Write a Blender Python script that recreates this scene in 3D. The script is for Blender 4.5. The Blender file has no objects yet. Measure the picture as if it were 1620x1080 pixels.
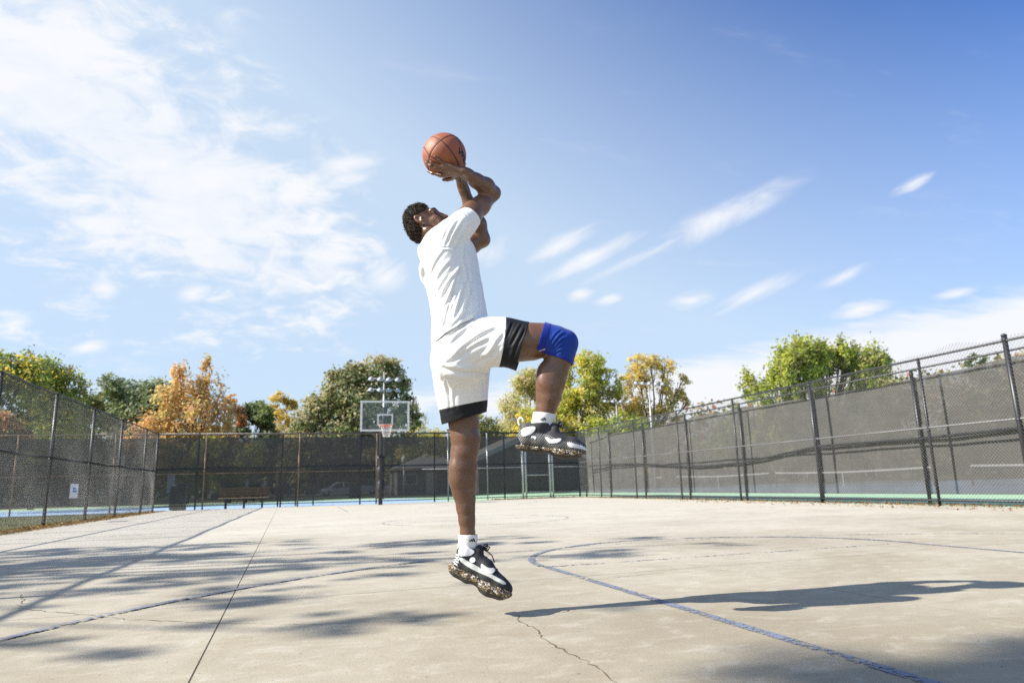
import bpy, bmesh, math, random
import numpy as np
from mathutils import Vector, Matrix, noise

random.seed(7)
rng = np.random.default_rng(7)
PI = math.pi
scene = bpy.context.scene
COL = scene.collection

# ------------------------------------------------------------------ camera
CAM_YAW, CAM_PITCH, CAM_ROLL = -0.2968, 0.2067, -0.0276
CAM_Z = 0.648
cd = bpy.data.cameras.new("camera")
cd.lens = 24.0
cd.sensor_width = 36.0
cd.clip_start = 0.05
cd.clip_end = 3000
cd.dof.use_dof = True
cd.dof.focus_distance = 3.80
cd.dof.aperture_fstop = 3.2
cam = bpy.data.objects.new("camera", cd)
COL.objects.link(cam)
cp, sp = math.cos(CAM_PITCH), math.sin(CAM_PITCH)
cr, sr = math.cos(CAM_ROLL), math.sin(CAM_ROLL)
fwd = Vector((0, cp, sp)); upv = Vector((0, -sp, cp)); rgt = Vector((1, 0, 0))
r2 = cr*rgt + sr*upv
u2 = -sr*rgt + cr*upv
RZ = Matrix.Rotation(CAM_YAW, 3, 'Z')
r2, u2, fwd = RZ @ r2, RZ @ u2, RZ @ fwd
M = Matrix((r2, u2, -fwd)).transposed().to_4x4()
M.translation = Vector((0, 0, CAM_Z))
cam.matrix_world = M
scene.camera = cam

# ------------------------------------------------------------------ light
SUN_DIR = Vector((1.340, -0.075, -1.0)).normalized()       # the way the light travels
SUN_EL = math.asin(-SUN_DIR.z)
SUN_AZ = math.atan2(-SUN_DIR.x, -SUN_DIR.y)                # from +Y towards +X
sd = bpy.data.lights.new("sun", 'SUN')
sd.energy = 5.0
sd.angle = math.radians(0.53)
sd.color = (1.0, 0.95, 0.87)
sun = bpy.data.objects.new("sun", sd)
COL.objects.link(sun)
sun.rotation_euler = SUN_DIR.to_track_quat('-Z', 'Y').to_euler()
sun.location = (-30, 5, 30)

scene.view_settings.view_transform = 'Standard'
scene.view_settings.look = 'None'
scene.view_settings.exposure = 0.84
scene.view_settings.gamma = 1.0
scene.view_settings.use_curve_mapping = False
scene.cycles.transparent_max_bounces = 16
scene.cycles.max_bounces = 6
scene.cycles.diffuse_bounces = 3
scene.cycles.use_denoising = False
scene.cycles.use_adaptive_sampling = False
scene.cycles.sampling_pattern = 'BLUE_NOISE'
scene.cycles.sample_clamp_indirect = 4.0

# ------------------------------------------------------------------ node helper
class NT:
    def __init__(s, tree):
        s.t = tree; s.t.nodes.clear()
    def n(s, typ, **kw):
        nd = s.t.nodes.new(typ)
        for k, v in kw.items():
            if k == 'inp':
                for a, b in v.items():
                    s.set(nd.inputs[a], b)
            else:
                setattr(nd, k, v)
        return nd
    def set(s, sock, v):
        if isinstance(v, bpy.types.NodeSocket): s.t.links.new(v, sock)
        elif isinstance(v, (tuple, list)) and sock.type == 'RGBA' and len(v) == 3: sock.default_value = (*v, 1)
        else: sock.default_value = v
    def math(s, op, a, b=None, c=None, clamp=False):
        nd = s.t.nodes.new('ShaderNodeMath'); nd.operation = op; nd.use_clamp = clamp
        for i, v in enumerate((a, b, c)):
            if v is not None: s.set(nd.inputs[i], v)
        return nd.outputs[0]
    def vmath(s, op, a, b=None, scale=None):
        nd = s.t.nodes.new('ShaderNodeVectorMath'); nd.operation = op
        s.set(nd.inputs[0], a)
        if b is not None: s.set(nd.inputs[1], b)
        if scale is not None: s.set(nd.inputs['Scale'], scale)
        return nd.outputs['Value'] if op in ('DOT_PRODUCT', 'LENGTH', 'DISTANCE') else nd.outputs['Vector']
    def mix(s, f, a, b, blend='MIX'):
        nd = s.t.nodes.new('ShaderNodeMix'); nd.data_type = 'RGBA'; nd.blend_type = blend; nd.clamp_factor = True
        s.set(nd.inputs[0], f); s.set(nd.inputs[6], a); s.set(nd.inputs[7], b)
        return nd.outputs[2]
    def ramp(s, f, stops, interp='LINEAR'):
        nd = s.t.nodes.new('ShaderNodeValToRGB'); s.set(nd.inputs[0], f)
        cr = nd.color_ramp; cr.interpolation = interp
        while len(cr.elements) < len(stops): cr.elements.new(0.5)
        for e, (p, c) in zip(cr.elements, stops):
            e.position = p; e.color = (*c, 1) if len(c) == 3 else c
        return nd.outputs[0]
    def remap(s, v, a, b, c=0.0, d=1.0, smooth=False):
        nd = s.t.nodes.new('ShaderNodeMapRange'); nd.clamp = True
        if smooth: nd.interpolation_type = 'SMOOTHSTEP'
        for i, x in enumerate((v, a, b, c, d)): s.set(nd.inputs[i], x)
        return nd.outputs[0]
    def noise(s, vec, scale, detail=3, rough=0.55, dist=0.0, out=0):
        nd = s.t.nodes.new('ShaderNodeTexNoise')
        s.set(nd.inputs['Vector'], vec); s.set(nd.inputs['Scale'], scale)
        nd.inputs['Detail'].default_value = detail; nd.inputs['Roughness'].default_value = rough
        nd.inputs['Distortion'].default_value = dist
        return nd.outputs[out]
    def mapping(s, vec, rot=(0, 0, 0), scale=(1, 1, 1), loc=(0, 0, 0)):
        nd = s.t.nodes.new('ShaderNodeMapping'); s.set(nd.inputs[0], vec)
        nd.inputs['Rotation'].default_value = rot; nd.inputs['Scale'].default_value = scale
        nd.inputs['Location'].default_value = loc
        return nd.outputs[0]

# ------------------------------------------------------------------ sky
world = bpy.data.worlds.new("World")
scene.world = world
world.use_nodes = True
W = NT(world.node_tree)
tc = W.n('ShaderNodeTexCoord')
D = W.vmath('NORMALIZE', tc.outputs['Generated'])
sky = W.n('ShaderNodeTexSky', sky_type='NISHITA', sun_disc=False)
sky.sun_elevation = SUN_EL
sky.sun_rotation = SUN_AZ
sky.altitude = 200
sky.air_density = 1.25
sky.dust_density = 0.9
sky.ozone_density = 2.2
skyc = sky.outputs[0]
sep = W.n('ShaderNodeSeparateXYZ', inp={0: D})
dz = sep.outputs[2]
# wind frame: cirrus sheets lie on a plane high above the court
zc = W.math('MAXIMUM', dz, 0.0)
zc = W.math('ADD', zc, 0.10)
inv = W.math('DIVIDE', 1.0, zc)
PL = W.vmath('MULTIPLY', W.vmath('SCALE', D, scale=inv), (1, 1, 0))

def dirv(px, py):
    "direction of a point of the sky, given where it stands in the 1620 x 1080 photograph"
    v = fwd + (px-810)/1080*r2 - (py-540)/1080*u2
    return v.normalized()

def frame(c, ang):
    "tangent-plane coordinates of the sky round direction c, turned by ang"
    c = Vector(c).normalized()
    ex = Vector((0, 0, 1)).cross(c).normalized() * -1
    ey = ex.cross(c).normalized()
    if ey.z < 0: ey = -ey
    a, b = math.cos(ang), math.sin(ang)
    e1 = ex*a + ey*b
    e2 = -ex*b + ey*a
    k = W.math('DIVIDE', 1.0, W.math('MAXIMUM', W.vmath('DOT_PRODUCT', D, tuple(c)), 0.05))
    G = W.n('ShaderNodeCombineXYZ', inp={0: W.vmath('DOT_PRODUCT', D, tuple(e1)), 1: W.vmath('DOT_PRODUCT', D, tuple(e2)), 2: 0.0}).outputs[0]
    G = W.vmath('SCALE', G, scale=k)
    def at(d):
        q = max(d.dot(c), 0.05); return (d.dot(e1)/q, d.dot(e2)/q, 0.0)
    return G, at
def ellipses(G, at, items):
    "union of soft ellipses: height 'top' in the middle of each, falling to 0 at its rim"
    best = None
    for px, py, sa, sb, top in items:
        q = W.vmath('MULTIPLY', W.vmath('SUBTRACT', G, at(dirv(px, py))), (1/sa, 1/sb, 0))
        v = W.math('MULTIPLY_ADD', W.vmath('LENGTH', q), -top, top)
        best = v if best is None else W.math('MAXIMUM', best, v)
    return W.math('MAXIMUM', best, 0.0)

fine = W.noise(W.mapping(PL, rot=(0, 0, 0.5), scale=(1.0, 2.2, 1)), 5.0, 6, 0.62, 0.35)
wisp = W.noise(W.mapping(PL, rot=(0, 0, 0.25), scale=(0.55, 2.6, 1)), 2.6, 5, 0.6, 0.6)
PL2 = W.vmath('SCALE', D, scale=W.math('DIVIDE', 1.0, W.math('ADD', W.math('MAXIMUM', dz, 0.0), 0.45)))
mott = W.noise(W.mapping(PL2, rot=(0, 0, -0.6), scale=(1.0, 1.25, 1)), 13.0, 5, 0.62, 0.6)
lump = W.noise(W.mapping(PL2, rot=(0, 0, 0.6), scale=(1.0, 1.3, 1)), 5.0, 4, 0.55, 0.5)
big = W.noise(PL, 1.1, 5, 0.5)
tot = None
def add_cloud(m):
    global tot
    tot = m if tot is None else W.math('MAXIMUM', tot, m)
C0 = dirv(900, 420)
# the large mottled sheet on the left of the view, plus unseen patches added to whiten the skylight
G, at_ = frame(dirv(300, 250), -0.50)
p = ellipses(G, at_, ((130, 190, 0.36, 0.22, 1.25), (290, 300, 0.36, 0.23, 1.30), (40, 140, 0.20, 0.12, 1.5), (380, 410, 0.25, 0.10, 1.2), (515, 415, 0.07, 0.075, 1.2),
    (415, 440, 0.075, 0.060, 1.2), (60, 20, 0.20, 0.10, 0.8), (250, 120, 0.30, 0.13, 0.75), (-420, 150, 0.55, 0.40, 1.0), (-300, -480, 0.55, 0.35, 0.9)))
v = W.math('MULTIPLY_ADD', fine, 0.8, W.math('MULTIPLY_ADD', mott, 2.0, W.math('MULTIPLY_ADD', lump, 1.7, W.math('SUBTRACT', p, 2.35))))
m = W.math('MULTIPLY', W.remap(v, 0.10, 0.95, smooth=True), W.remap(p, 0.0, 0.35, smooth=True))
add_cloud(W.math('MULTIPLY', m, W.remap(W.math('MULTIPLY_ADD', mott, 0.6, W.math('MULTIPLY', lump, 0.6)), 0.45, 0.72, 0.62, 0.97)))
# wind-drawn streaks: one combed texture shared by all of them
G, at_ = frame(C0, 0.40)
st_ = W.noise(W.vmath('MULTIPLY', G, (8.0, 24.0, 0)), 1.0, 5, 0.62, 0.7)
p = ellipses(G, at_, ((885, 388, 0.085, 0.020, 0.85), (935, 406, 0.115, 0.018, 1.0), (1140, 345, 0.16, 0.030, 0.74), (1050, 388, 0.17, 0.013, 0.62), (1445, 290, 0.050, 0.014, 0.72),
    (610, 440, 0.055, 0.036, 0.9), (775, 400, 0.050, 0.030, 0.65), (1190, 465, 0.10, 0.020, 0.78), (1335, 438, 0.065, 0.015, 0.72)))
v = W.math('MULTIPLY_ADD', st_, 1.5, W.math('SUBTRACT', p, 0.75))
m1 = W.math('MULTIPLY', W.remap(v, 0.05, 1.0, smooth=True), W.remap(p, 0.0, 0.4, smooth=True))
G, at_ = frame(C0, 0.18)
p = ellipses(G, at_, ((1095, 474, 0.055, 0.020, 0.75), (1360, 490, 0.065, 0.020, 0.78), (1515, 464, 0.05, 0.012, 0.6), (140, 548, 0.06, 0.018, 0.85), (920, 467, 0.03, 0.015, 0.85), (960, 474, 0.035, 0.012, 0.75),
    (165, 455, 0.04, 0.03, 0.7), (305, 463, 0.045, 0.022, 0.9), (20, 512, 0.06, 0.02, 0.75), (545, 262, 0.08, 0.026, 0.8), (540, 285, 0.08, 0.022, 0.65), (650, 640, 0.13, 0.03, 0.8), (780, 640, 0.14, 0.045, 0.9)))
v = W.math('MULTIPLY_ADD', st_, 0.8, W.math('MULTIPLY_ADD', fine, 0.9, W.math('SUBTRACT', p, 0.85)))
m2 = W.math('MULTIPLY', W.remap(v, 0.05, 0.95, smooth=True), W.remap(p, 0.0, 0.4, smooth=True))
add_cloud(W.math('MAXIMUM', m1, m2))
# the bank that lies low on the right
p = ellipses(G, at_, ((1330, 590, 0.50, 0.085, 0.95), (1640, 530, 0.42, 0.085, 0.95), (1080, 620, 0.24, 0.06, 0.9), (1900, 560, 0.5, 0.12, 0.9)))
v = W.math('MULTIPLY_ADD', wisp, 0.5, W.math('MULTIPLY_ADD', fine, 0.4, W.math('SUBTRACT', p, 0.45)))
add_cloud(W.math('MULTIPLY', W.remap(v, 0.05, 0.55, smooth=True), 0.95))
sparse = W.math('MULTIPLY', W.remap(big, 0.52, 0.75, smooth=True), W.remap(fine, 0.45, 0.75, smooth=True))
add_cloud(W.math('MULTIPLY', sparse, 0.22))
# day sky, a little clearer blue overhead, milky towards the horizon
sunv = tuple(-SUN_DIR)
sd_ = W.vmath('DOT_PRODUCT', D, sunv)
veil = W.math('MULTIPLY_ADD', dz, -2.6, W.math('MULTIPLY_ADD', sd_, 1.25, 1.67))
veil = W.math('MINIMUM', W.math('MAXIMUM', veil, 0.0), 0.78)
base = W.mix(1.0, skyc, (0.44, 0.68, 1.12), blend='MULTIPLY')
base = W.mix(veil, base, (4.3, 5.2, 5.95))
cl = (5.75, 5.85, 6.1)
skyout = W.mix(tot, base, cl)
bg = W.n('ShaderNodeBackground', inp={0: skyout, 1: 0.092})
wo = W.n('ShaderNodeOutputWorld'); world.node_tree.links.new(bg.outputs[0], wo.inputs[0])

# ------------------------------------------------------------------ object helpers
def link(o, parent=None):
    COL.objects.link(o)
    if parent is not None: o.parent = parent
    return o
def tag(o, label=None, cat=None, group=None, kind=None):
    if label: o['label'] = label
    if cat: o['category'] = cat
    if group: o['group'] = group
    if kind: o['kind'] = kind
    return o
def empty(name, loc=(0, 0, 0), rz=0.0, label=None, cat=None, group=None):
    o = bpy.data.objects.new(name, None); COL.objects.link(o)
    o.location = loc; o.rotation_euler = (0, 0, rz); o.empty_display_size = 0.2
    return tag(o, label, cat, group)
def mesh_np(name, V, F, mat, parent=None, smooth=False, quads=True, mats=None, midx=None):
    "V (n,3), F (m,k) arrays -> object"
    me = bpy.data.meshes.new(name)
    V = np.ascontiguousarray(V, dtype=np.float32); F = np.ascontiguousarray(F, dtype=np.int32)
    k = F.shape[1] if len(F) else 4
    me.vertices.add(len(V)); me.vertices.foreach_set('co', V.ravel())
    me.loops.add(F.size); me.loops.foreach_set('vertex_index', F.ravel())
    me.polygons.add(len(F)); me.polygons.foreach_set('loop_start', np.arange(0, F.size, k, dtype=np.int32))
    try: me.polygons.foreach_set('loop_total', np.full(len(F), k, dtype=np.int32))
    except Exception: pass
    for m in (mats or [mat]): me.materials.append(m)
    if midx is not None: me.polygons.foreach_set('material_index', np.asarray(midx, dtype=np.int32))
    me.polygons.foreach_set('use_smooth', np.full(len(F), bool(smooth)))
    me.update(calc_edges=True); me.validate()
    return link(bpy.data.objects.new(name, me), parent)
def mesh_bm(name, bm, mat, parent=None, smooth=False):
    bmesh.ops.recalc_face_normals(bm, faces=bm.faces)
    me = bpy.data.meshes.new(name); bm.to_mesh(me); bm.free()
    for m in (mat if isinstance(mat, (list, tuple)) else [mat]): me.materials.append(m)
    if smooth:
        for p in me.polygons: p.use_smooth = True
    return link(bpy.data.objects.new(name, me), parent)
def copy_tree(o, parent=None):
    c = o.copy(); COL.objects.link(c)
    if parent is not None: c.parent = parent
    for ch in list(o.children): copy_tree(ch, c)
    return c
def bx(bm, c, s, R=None, bevel=0.0):
    "box of size s at centre c"
    r = bmesh.ops.create_cube(bm, size=1.0)
    vs = r['verts']
    for v in vs:
        p = Vector((v.co.x*s[0], v.co.y*s[1], v.co.z*s[2]))
        if R is not None: p = R @ p
        v.co = p + Vector(c)
    if bevel > 0:
        es = list({e for v in vs for e in v.link_edges})
        bmesh.ops.bevel(bm, geom=es, offset=bevel, segments=1, affect='EDGES', profile=0.5)
def tube_bm(bm, pts, rad, seg=8, cap=True, closed=False):
    "round bar through pts; rad a number or a list"
    pts = [Vector(p) for p in pts]; n = len(pts)
    if not hasattr(rad, '__len__'): rad = [rad]*n
    rings = []
    prevx = None
    for i, p in enumerate(pts):
        a = pts[(i-1) % n] if (closed or i > 0) else p
        b = pts[(i+1) % n] if (closed or i < n-1) else p
        t = (b-a).normalized()
        if prevx is None:
            x = t.orthogonal().normalized()
        else:
            x = (prevx - t*prevx.dot(t))
            x = x.normalized() if x.length > 1e-6 else t.orthogonal().normalized()
        prevx = x
        y = t.cross(x)
        rings.append([bm.verts.new(p + (x*math.cos(2*PI*k/seg) + y*math.sin(2*PI*k/seg))*rad[i]) for k in range(seg)])
    m = n if closed else n-1
    for i in range(m):
        A, B = rings[i], rings[(i+1) % n]
        for k in range(seg):
            bm.faces.new((A[k], A[(k+1) % seg], B[(k+1) % seg], B[k]))
    if cap and not closed:
        bm.faces.new(rings[0][::-1]); bm.faces.new(rings[-1])
def tube(name, pts, rad, mat, parent=None, seg=8, closed=False, smooth=True):
    bm = bmesh.new(); tube_bm(bm, pts, rad, seg, True, closed)
    return mesh_bm(name, bm, mat, parent, smooth)
def box(name, c, s, mat, parent=None, R=None, bevel=0.0):
    bm = bmesh.new(); bx(bm, c, s, R, bevel)
    return mesh_bm(name, bm, mat, parent)

# ------------------------------------------------------------------ materials
def new_mat(name):
    m = bpy.data.materials.new(name); m.use_nodes = True
    return m, NT(m.node_tree)
def out(T, sh):
    o = T.n('ShaderNodeOutputMaterial'); T.t.links.new(sh, o.inputs[0]); return o
def pm(name, col, rough=0.6, metal=0.0, var=0.12, vscale=6.0, bump=0.0, bscale=60.0, spec=0.5, coat=0.0, var2=None, sheen=0.0):
    "principled with mottled colour and fine relief"
    m, T = new_mat(name)
    tcn = T.n('ShaderNodeTexCoord'); P = tcn.outputs['Object']
    nz = T.noise(P, vscale, 5, 0.6)
    k = T.remap(nz, 0.25, 0.75)
    a = tuple(max(0, c*(1-var)) for c in col); b = tuple(min(1, c*(1+var)) for c in col)
    if var2: b = var2
    c = T.mix(k, a, b)
    bs = T.n('ShaderNodeBsdfPrincipled')
    T.set(bs.inputs['Base Color'], c)
    T.set(bs.inputs['Roughness'], T.remap(nz, 0.2, 0.8, max(0.03, rough-0.08), min(1, rough+0.08)))
    bs.inputs['Metallic'].default_value = metal
    bs.inputs['Specular IOR Level'].default_value = spec
    bs.inputs['Coat Weight'].default_value = coat
    bs.inputs['Sheen Weight'].default_value = sheen
    if bump > 0:
        bn = T.n('ShaderNodeBump', inp={'Height': T.noise(P, bscale, 4, 0.6)})
        bn.inputs['Strength'].default_value = bump; bn.inputs['Distance'].default_value = 0.01
        T.set(bs.inputs['Normal'], bn.outputs[0])
    out(T, bs.outputs[0])
    return m
# ================================================================== SETTING
U_L, U_R, V_F = -5.68, 12.57, 30.78          # fence lines round the court

def concrete(name, dark=1.0):
    m, T = new_mat(name)
    dark = dark*0.93
    P = T.n('ShaderNodeNewGeometry').outputs['Position']
    n1 = T.noise(P, 0.55, 6, 0.6, 0.4)
    n2 = T.noise(T.mapping(P, rot=(0, 0, -0.25), scale=(0.7, 2.2, 1)), 1.7, 6, 0.65, 0.5)
    n3 = T.noise(P, 95, 3, 0.7)
    n4 = T.noise(P, 330, 2, 0.6)
    n5 = T.noise(P, 14, 5, 0.65)
    c = T.mix(T.remap(n1, 0.3, 0.7), (0.315*dark, 0.272*dark, 0.194*dark), (0.455*dark, 0.41*dark, 0.31*dark))
    st = T.math('MULTIPLY', T.remap(n2, 0.50, 0.80, smooth=True), T.remap(n5, 0.3, 0.65))
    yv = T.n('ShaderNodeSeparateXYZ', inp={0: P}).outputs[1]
    fade = T.remap(T.math('ADD', yv, T.math('MULTIPLY', T.math('SUBTRACT', n1, 0.5), 9.0)), 2.0, 13.0)  # tone ramp along the court: darker near, paler far, border broken by noise
    c = T.mix(fade, T.mix(1.0, c, (0.94, 0.92, 0.89), blend='MULTIPLY'), T.mix(0.40, c, (0.72, 0.69, 0.62)))
    c = T.mix(T.math('MULTIPLY', st, 0.75), c, (0.27*dark, 0.205*dark, 0.12*dark))
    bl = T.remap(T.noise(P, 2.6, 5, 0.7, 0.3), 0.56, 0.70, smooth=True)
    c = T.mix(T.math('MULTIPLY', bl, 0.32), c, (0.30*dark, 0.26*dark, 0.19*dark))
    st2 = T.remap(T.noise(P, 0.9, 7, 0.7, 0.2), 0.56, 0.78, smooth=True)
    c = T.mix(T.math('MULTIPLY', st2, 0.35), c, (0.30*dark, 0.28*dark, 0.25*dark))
    c = T.mix(T.remap(n3, 0.48, 0.75, 0, 0.55), c, (0.30*dark, 0.26*dark, 0.20*dark))
    c = T.mix(T.remap(n4, 0.58, 0.75, 0, 0.55), c, (0.80*dark, 0.76*dark, 0.68*dark))
    c = T.mix(T.remap(n4, 0.42, 0.28, 0, 0.55), c, (0.20*dark, 0.165*dark, 0.12*dark))
    md = T.noise(T.mapping(P, rot=(0, 0, 0.4), scale=(1.0, 1.6, 1)), 4.5, 7, 0.72, 0.6)
    c = T.mix(T.remap(md, 0.50, 0.72, 0, 0.32), c, (0.255*dark, 0.215*dark, 0.150*dark))
    c = T.mix(T.remap(md, 0.48, 0.30, 0, 0.40), c, (0.60*dark, 0.565*dark, 0.48*dark))
    pit = T.remap(T.noise(P, 42, 2, 0.5), 0.69, 0.74)
    c = T.mix(T.math('MULTIPLY', pit, 0.7), c, (0.14, 0.11, 0.08))
    b = T.n('ShaderNodeBsdfPrincipled', inp={'Base Color': c})
    b.inputs['Roughness'].default_value = 0.82
    b.inputs['Specular IOR Level'].default_value = 0.32
    bn = T.n('ShaderNodeBump', inp={'Height': T.math('ADD', T.noise(P, 60, 5, 0.7), T.math('MULTIPLY', n5, 0.6))})
    bn.inputs['Strength'].default_value = 0.4; bn.inputs['Distance'].default_value = 0.005
    T.set(b.inputs['Normal'], bn.outputs[0])
    out(T, b.outputs[0])
    return m
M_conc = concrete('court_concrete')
M_joint = pm('joint_dirt', (0.035, 0.026, 0.016), 0.95, bump=0.3)

def ground_mat():
    m, T = new_mat('ground_grass')
    P = T.n('ShaderNodeNewGeometry').outputs['Position']
    n1 = T.noise(P, 0.35, 6, 0.65); n2 = T.noise(P, 9, 4, 0.7)
    c = T.mix(T.remap(n1, 0.35, 0.65), (0.075, 0.095, 0.03), (0.16, 0.135, 0.06))
    c = T.mix(T.remap(n2, 0.45, 0.75, 0, 0.6), c, (0.24, 0.19, 0.10))
    b = T.n('ShaderNodeBsdfPrincipled', inp={'Base Color': c}); b.inputs['Roughness'].default_value = 0.95
    bn = T.n('ShaderNodeBump', inp={'Height': n2}); bn.inputs['Strength'].default_value = 0.6; bn.inputs['Distance'].default_value = 0.05
    T.set(b.inputs['Normal'], bn.outputs[0]); out(T, b.outputs[0]); return m
def sheet(name, pts, z, mat, parent=None, kind='structure'):
    bm = bmesh.new(); bm.faces.new([bm.verts.new((x, y, z)) for x, y in pts])
    o = mesh_bm(name, bm, mat, parent)
    if parent is None: o['kind'] = kind
    return o
def rect(a, b, c, d): return [(a, c), (b, c), (b, d), (a, d)]
sheet('ground', rect(-900, 900, -900, 900), -0.055, ground_mat())

# ---- concrete court: cast slabs with open joints between them
court = sheet('court', rect(U_L+0.42, U_R-0.22, -9, V_F+0.12), -0.0008, M_joint)
jl = [U_L+0.40, None, 2.95, 6.25, 9.55, U_R-0.20]      # open joints that run along the court
def ju(k, v):
    x = jl[k]
    if k == 1: return -0.34 - 0.0215*(v-2.0)
    if k == 2: return 3.12 - 0.038*min(v, 8.0) if v < 8 else 2.816
    return x
jv = [-9.0, -4.2, 0.35, 4.78, 9.35, 13.9, 18.4, 22.9, 26.9, V_F+0.10]
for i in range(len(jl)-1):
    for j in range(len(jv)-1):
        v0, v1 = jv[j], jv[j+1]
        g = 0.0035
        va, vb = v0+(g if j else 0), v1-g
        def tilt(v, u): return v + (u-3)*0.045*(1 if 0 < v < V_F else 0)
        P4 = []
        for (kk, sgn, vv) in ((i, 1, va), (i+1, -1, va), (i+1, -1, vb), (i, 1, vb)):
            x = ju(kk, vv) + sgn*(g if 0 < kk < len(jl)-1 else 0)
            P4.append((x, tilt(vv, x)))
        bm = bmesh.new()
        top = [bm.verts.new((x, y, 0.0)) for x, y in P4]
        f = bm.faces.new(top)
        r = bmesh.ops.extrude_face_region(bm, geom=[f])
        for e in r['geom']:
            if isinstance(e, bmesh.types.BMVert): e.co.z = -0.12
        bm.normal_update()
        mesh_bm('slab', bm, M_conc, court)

# ---- worn painted lines
def paint(name, col, fade):
    m, T = new_mat(name)
    P = T.n('ShaderNodeNewGeometry').outputs['Position']
    a = T.noise(P, 34, 5, 0.75); b = T.noise(P, 3.0, 4, 0.6)
    k = T.math('ADD', a, T.math('MULTIPLY', T.math('SUBTRACT', b, 0.5), 0.5))
    bs = T.n('ShaderNodeBsdfPrincipled', inp={'Base Color': T.mix(T.noise(P, 120, 2), tuple(c*0.8 for c in col), tuple(c*1.2 for c in col))})
    bs.inputs['Roughness'].default_value = 0.75
    tr = T.n('ShaderNodeBsdfTransparent')
    mx = T.n('ShaderNodeMixShader', inp={0: T.remap(k, fade-0.02, fade+0.05), 1: bs.outputs[0], 2: tr.outputs[0]})
    out(T, mx.outputs[0]); return m
M_line = paint('blue_line_paint', (0.170, 0.195, 0.250), 0.525)
M_line2 = paint('faded_line_paint', (0.20, 0.205, 0.23), 0.45)
def strip(name, pts, w, mat, z=0.003):
    bm = bmesh.new(); pv = None
    n = len(pts)
    for i, p in enumerate(pts):
        a = Vector(pts[max(0, i-1)]); b = Vector(pts[min(n-1, i+1)]); t = (b-a).normalized()
        nn = Vector((-t.y, t.x))*w/2
        q = Vector(p)
        l = bm.verts.new((q.x+nn.x, q.y+nn.y, z)); r = bm.verts.new((q.x-nn.x, q.y-nn.y, z))
        if pv: bm.faces.new((pv[0], pv[1], r, l))
        pv = (l, r)
    return mesh_bm(name, bm, mat, court)
LC = 3.74
strip('lane_line', [(1.945-0.012*v, v) for v in np.linspace(-0.4, 5.40, 12)], 0.062, M_line)
strip('lane_line', [(5.60, v) for v in np.linspace(-0.4, 5.40, 12)], 0.058, M_line)
strip('free_throw_line', [(u, 5.38+0.02*(u-2)) for u in np.linspace(1.86, 5.66, 8)], 0.05, M_line2, 0.0045)
strip('free_throw_arc', [(LC-1.88*math.cos(t), 5.44+1.78*math.sin(t)) for t in np.linspace(0.0, PI, 48)], 0.058, M_line, 0.006)
def tp(t): return (3.62-5.74*math.cos(t)*0.985, 1.18+5.78*math.sin(t))
strip('three_point_arc', [tp(t) for t in np.linspace(0.18, 1.12, 40)], 0.056, M_line, 0.0075)
strip('three_point_arc', [tp(t) for t in np.linspace(1.125, PI-0.18, 60)], 0.050, M_line2, 0.0075)
strip('center_circle', [(3.25+1.78*math.cos(t), 13.35+1.78*math.sin(t)) for t in np.linspace(0, 2*PI, 64)], 0.05, M_line2)
strip('half_court_line', [(u, 13.35+0.03*(u-3)) for u in np.linspace(-4.6, 11.8, 10)], 0.05, M_line2, 0.0045)
strip('far_lane_line', [(1.3, v) for v in np.linspace(21.2, 27.4, 6)], 0.05, M_line2)
strip('far_lane_line', [(4.95, v) for v in np.linspace(21.2, 27.4, 6)], 0.05, M_line2)
strip('far_arc', [(3.1-5.8*math.cos(t), 27.3-5.9*math.sin(t)) for t in np.linspace(0.1, PI-0.1, 60)], 0.05, M_line2, 0.0045)
# cracks
M_crack = pm('crack_dirt', (0.10, 0.075, 0.042), 0.95, bump=0.4)
def crack(pts, w, seed):
    r = random.Random(seed); P = []
    for a, b in zip(pts[:-1], pts[1:]):
        n = max(3, int((Vector(b)-Vector(a)).length/0.035))
        for k in range(n):
            t = k/n
            P.append((a[0]+(b[0]-a[0])*t + r.gauss(0, 0.008), a[1]+(b[1]-a[1])*t + r.gauss(0, 0.008)))
    P.append(pts[-1])
    bm = bmesh.new(); pv = None
    for i, p in enumerate(P):
        a = Vector(P[max(0, i-1)]); b = Vector(P[min(len(P)-1, i+1)]); t = (b-a).normalized()
        ww = w*r.uniform(0.25, 1.5); nn = Vector((-t.y, t.x))*ww/2
        l = bm.verts.new((p[0]+nn.x, p[1]+nn.y, 0.0016)); q = bm.verts.new((p[0]-nn.x, p[1]-nn.y, 0.0016))
        if pv: bm.faces.new((pv[0], pv[1], q, l))
        pv = (l, q)
    mesh_bm('crack', bm, M_crack, court)
crack([(1.06, 3.50), (1.025, 3.34), (1.045, 3.20), (1.01, 2.98), (1.005, 2.75), (1.03, 2.5), (1.02, 2.2), (1.1, 1.7)], 0.006, 1)
crack([(-1.85, 5.75), (-1.72, 5.45), (-1.62, 5.05), (-1.40, 4.82), (-1.1, 4.55), (-0.88, 4.30), (-0.6, 4.12), (-0.36, 3.95)], 0.006, 2)
crack([(-0.36, 3.95), (0.1, 3.72), (0.6, 3.60)], 0.0025, 3)
crack([(1.8, 4.5), (2.4, 4.62), (3.0, 4.55)], 0.003, 4)
crack([(-1.3, 26.4), (-1.0, 24.9), (-0.2, 23.6)], 0.012, 5)

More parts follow.
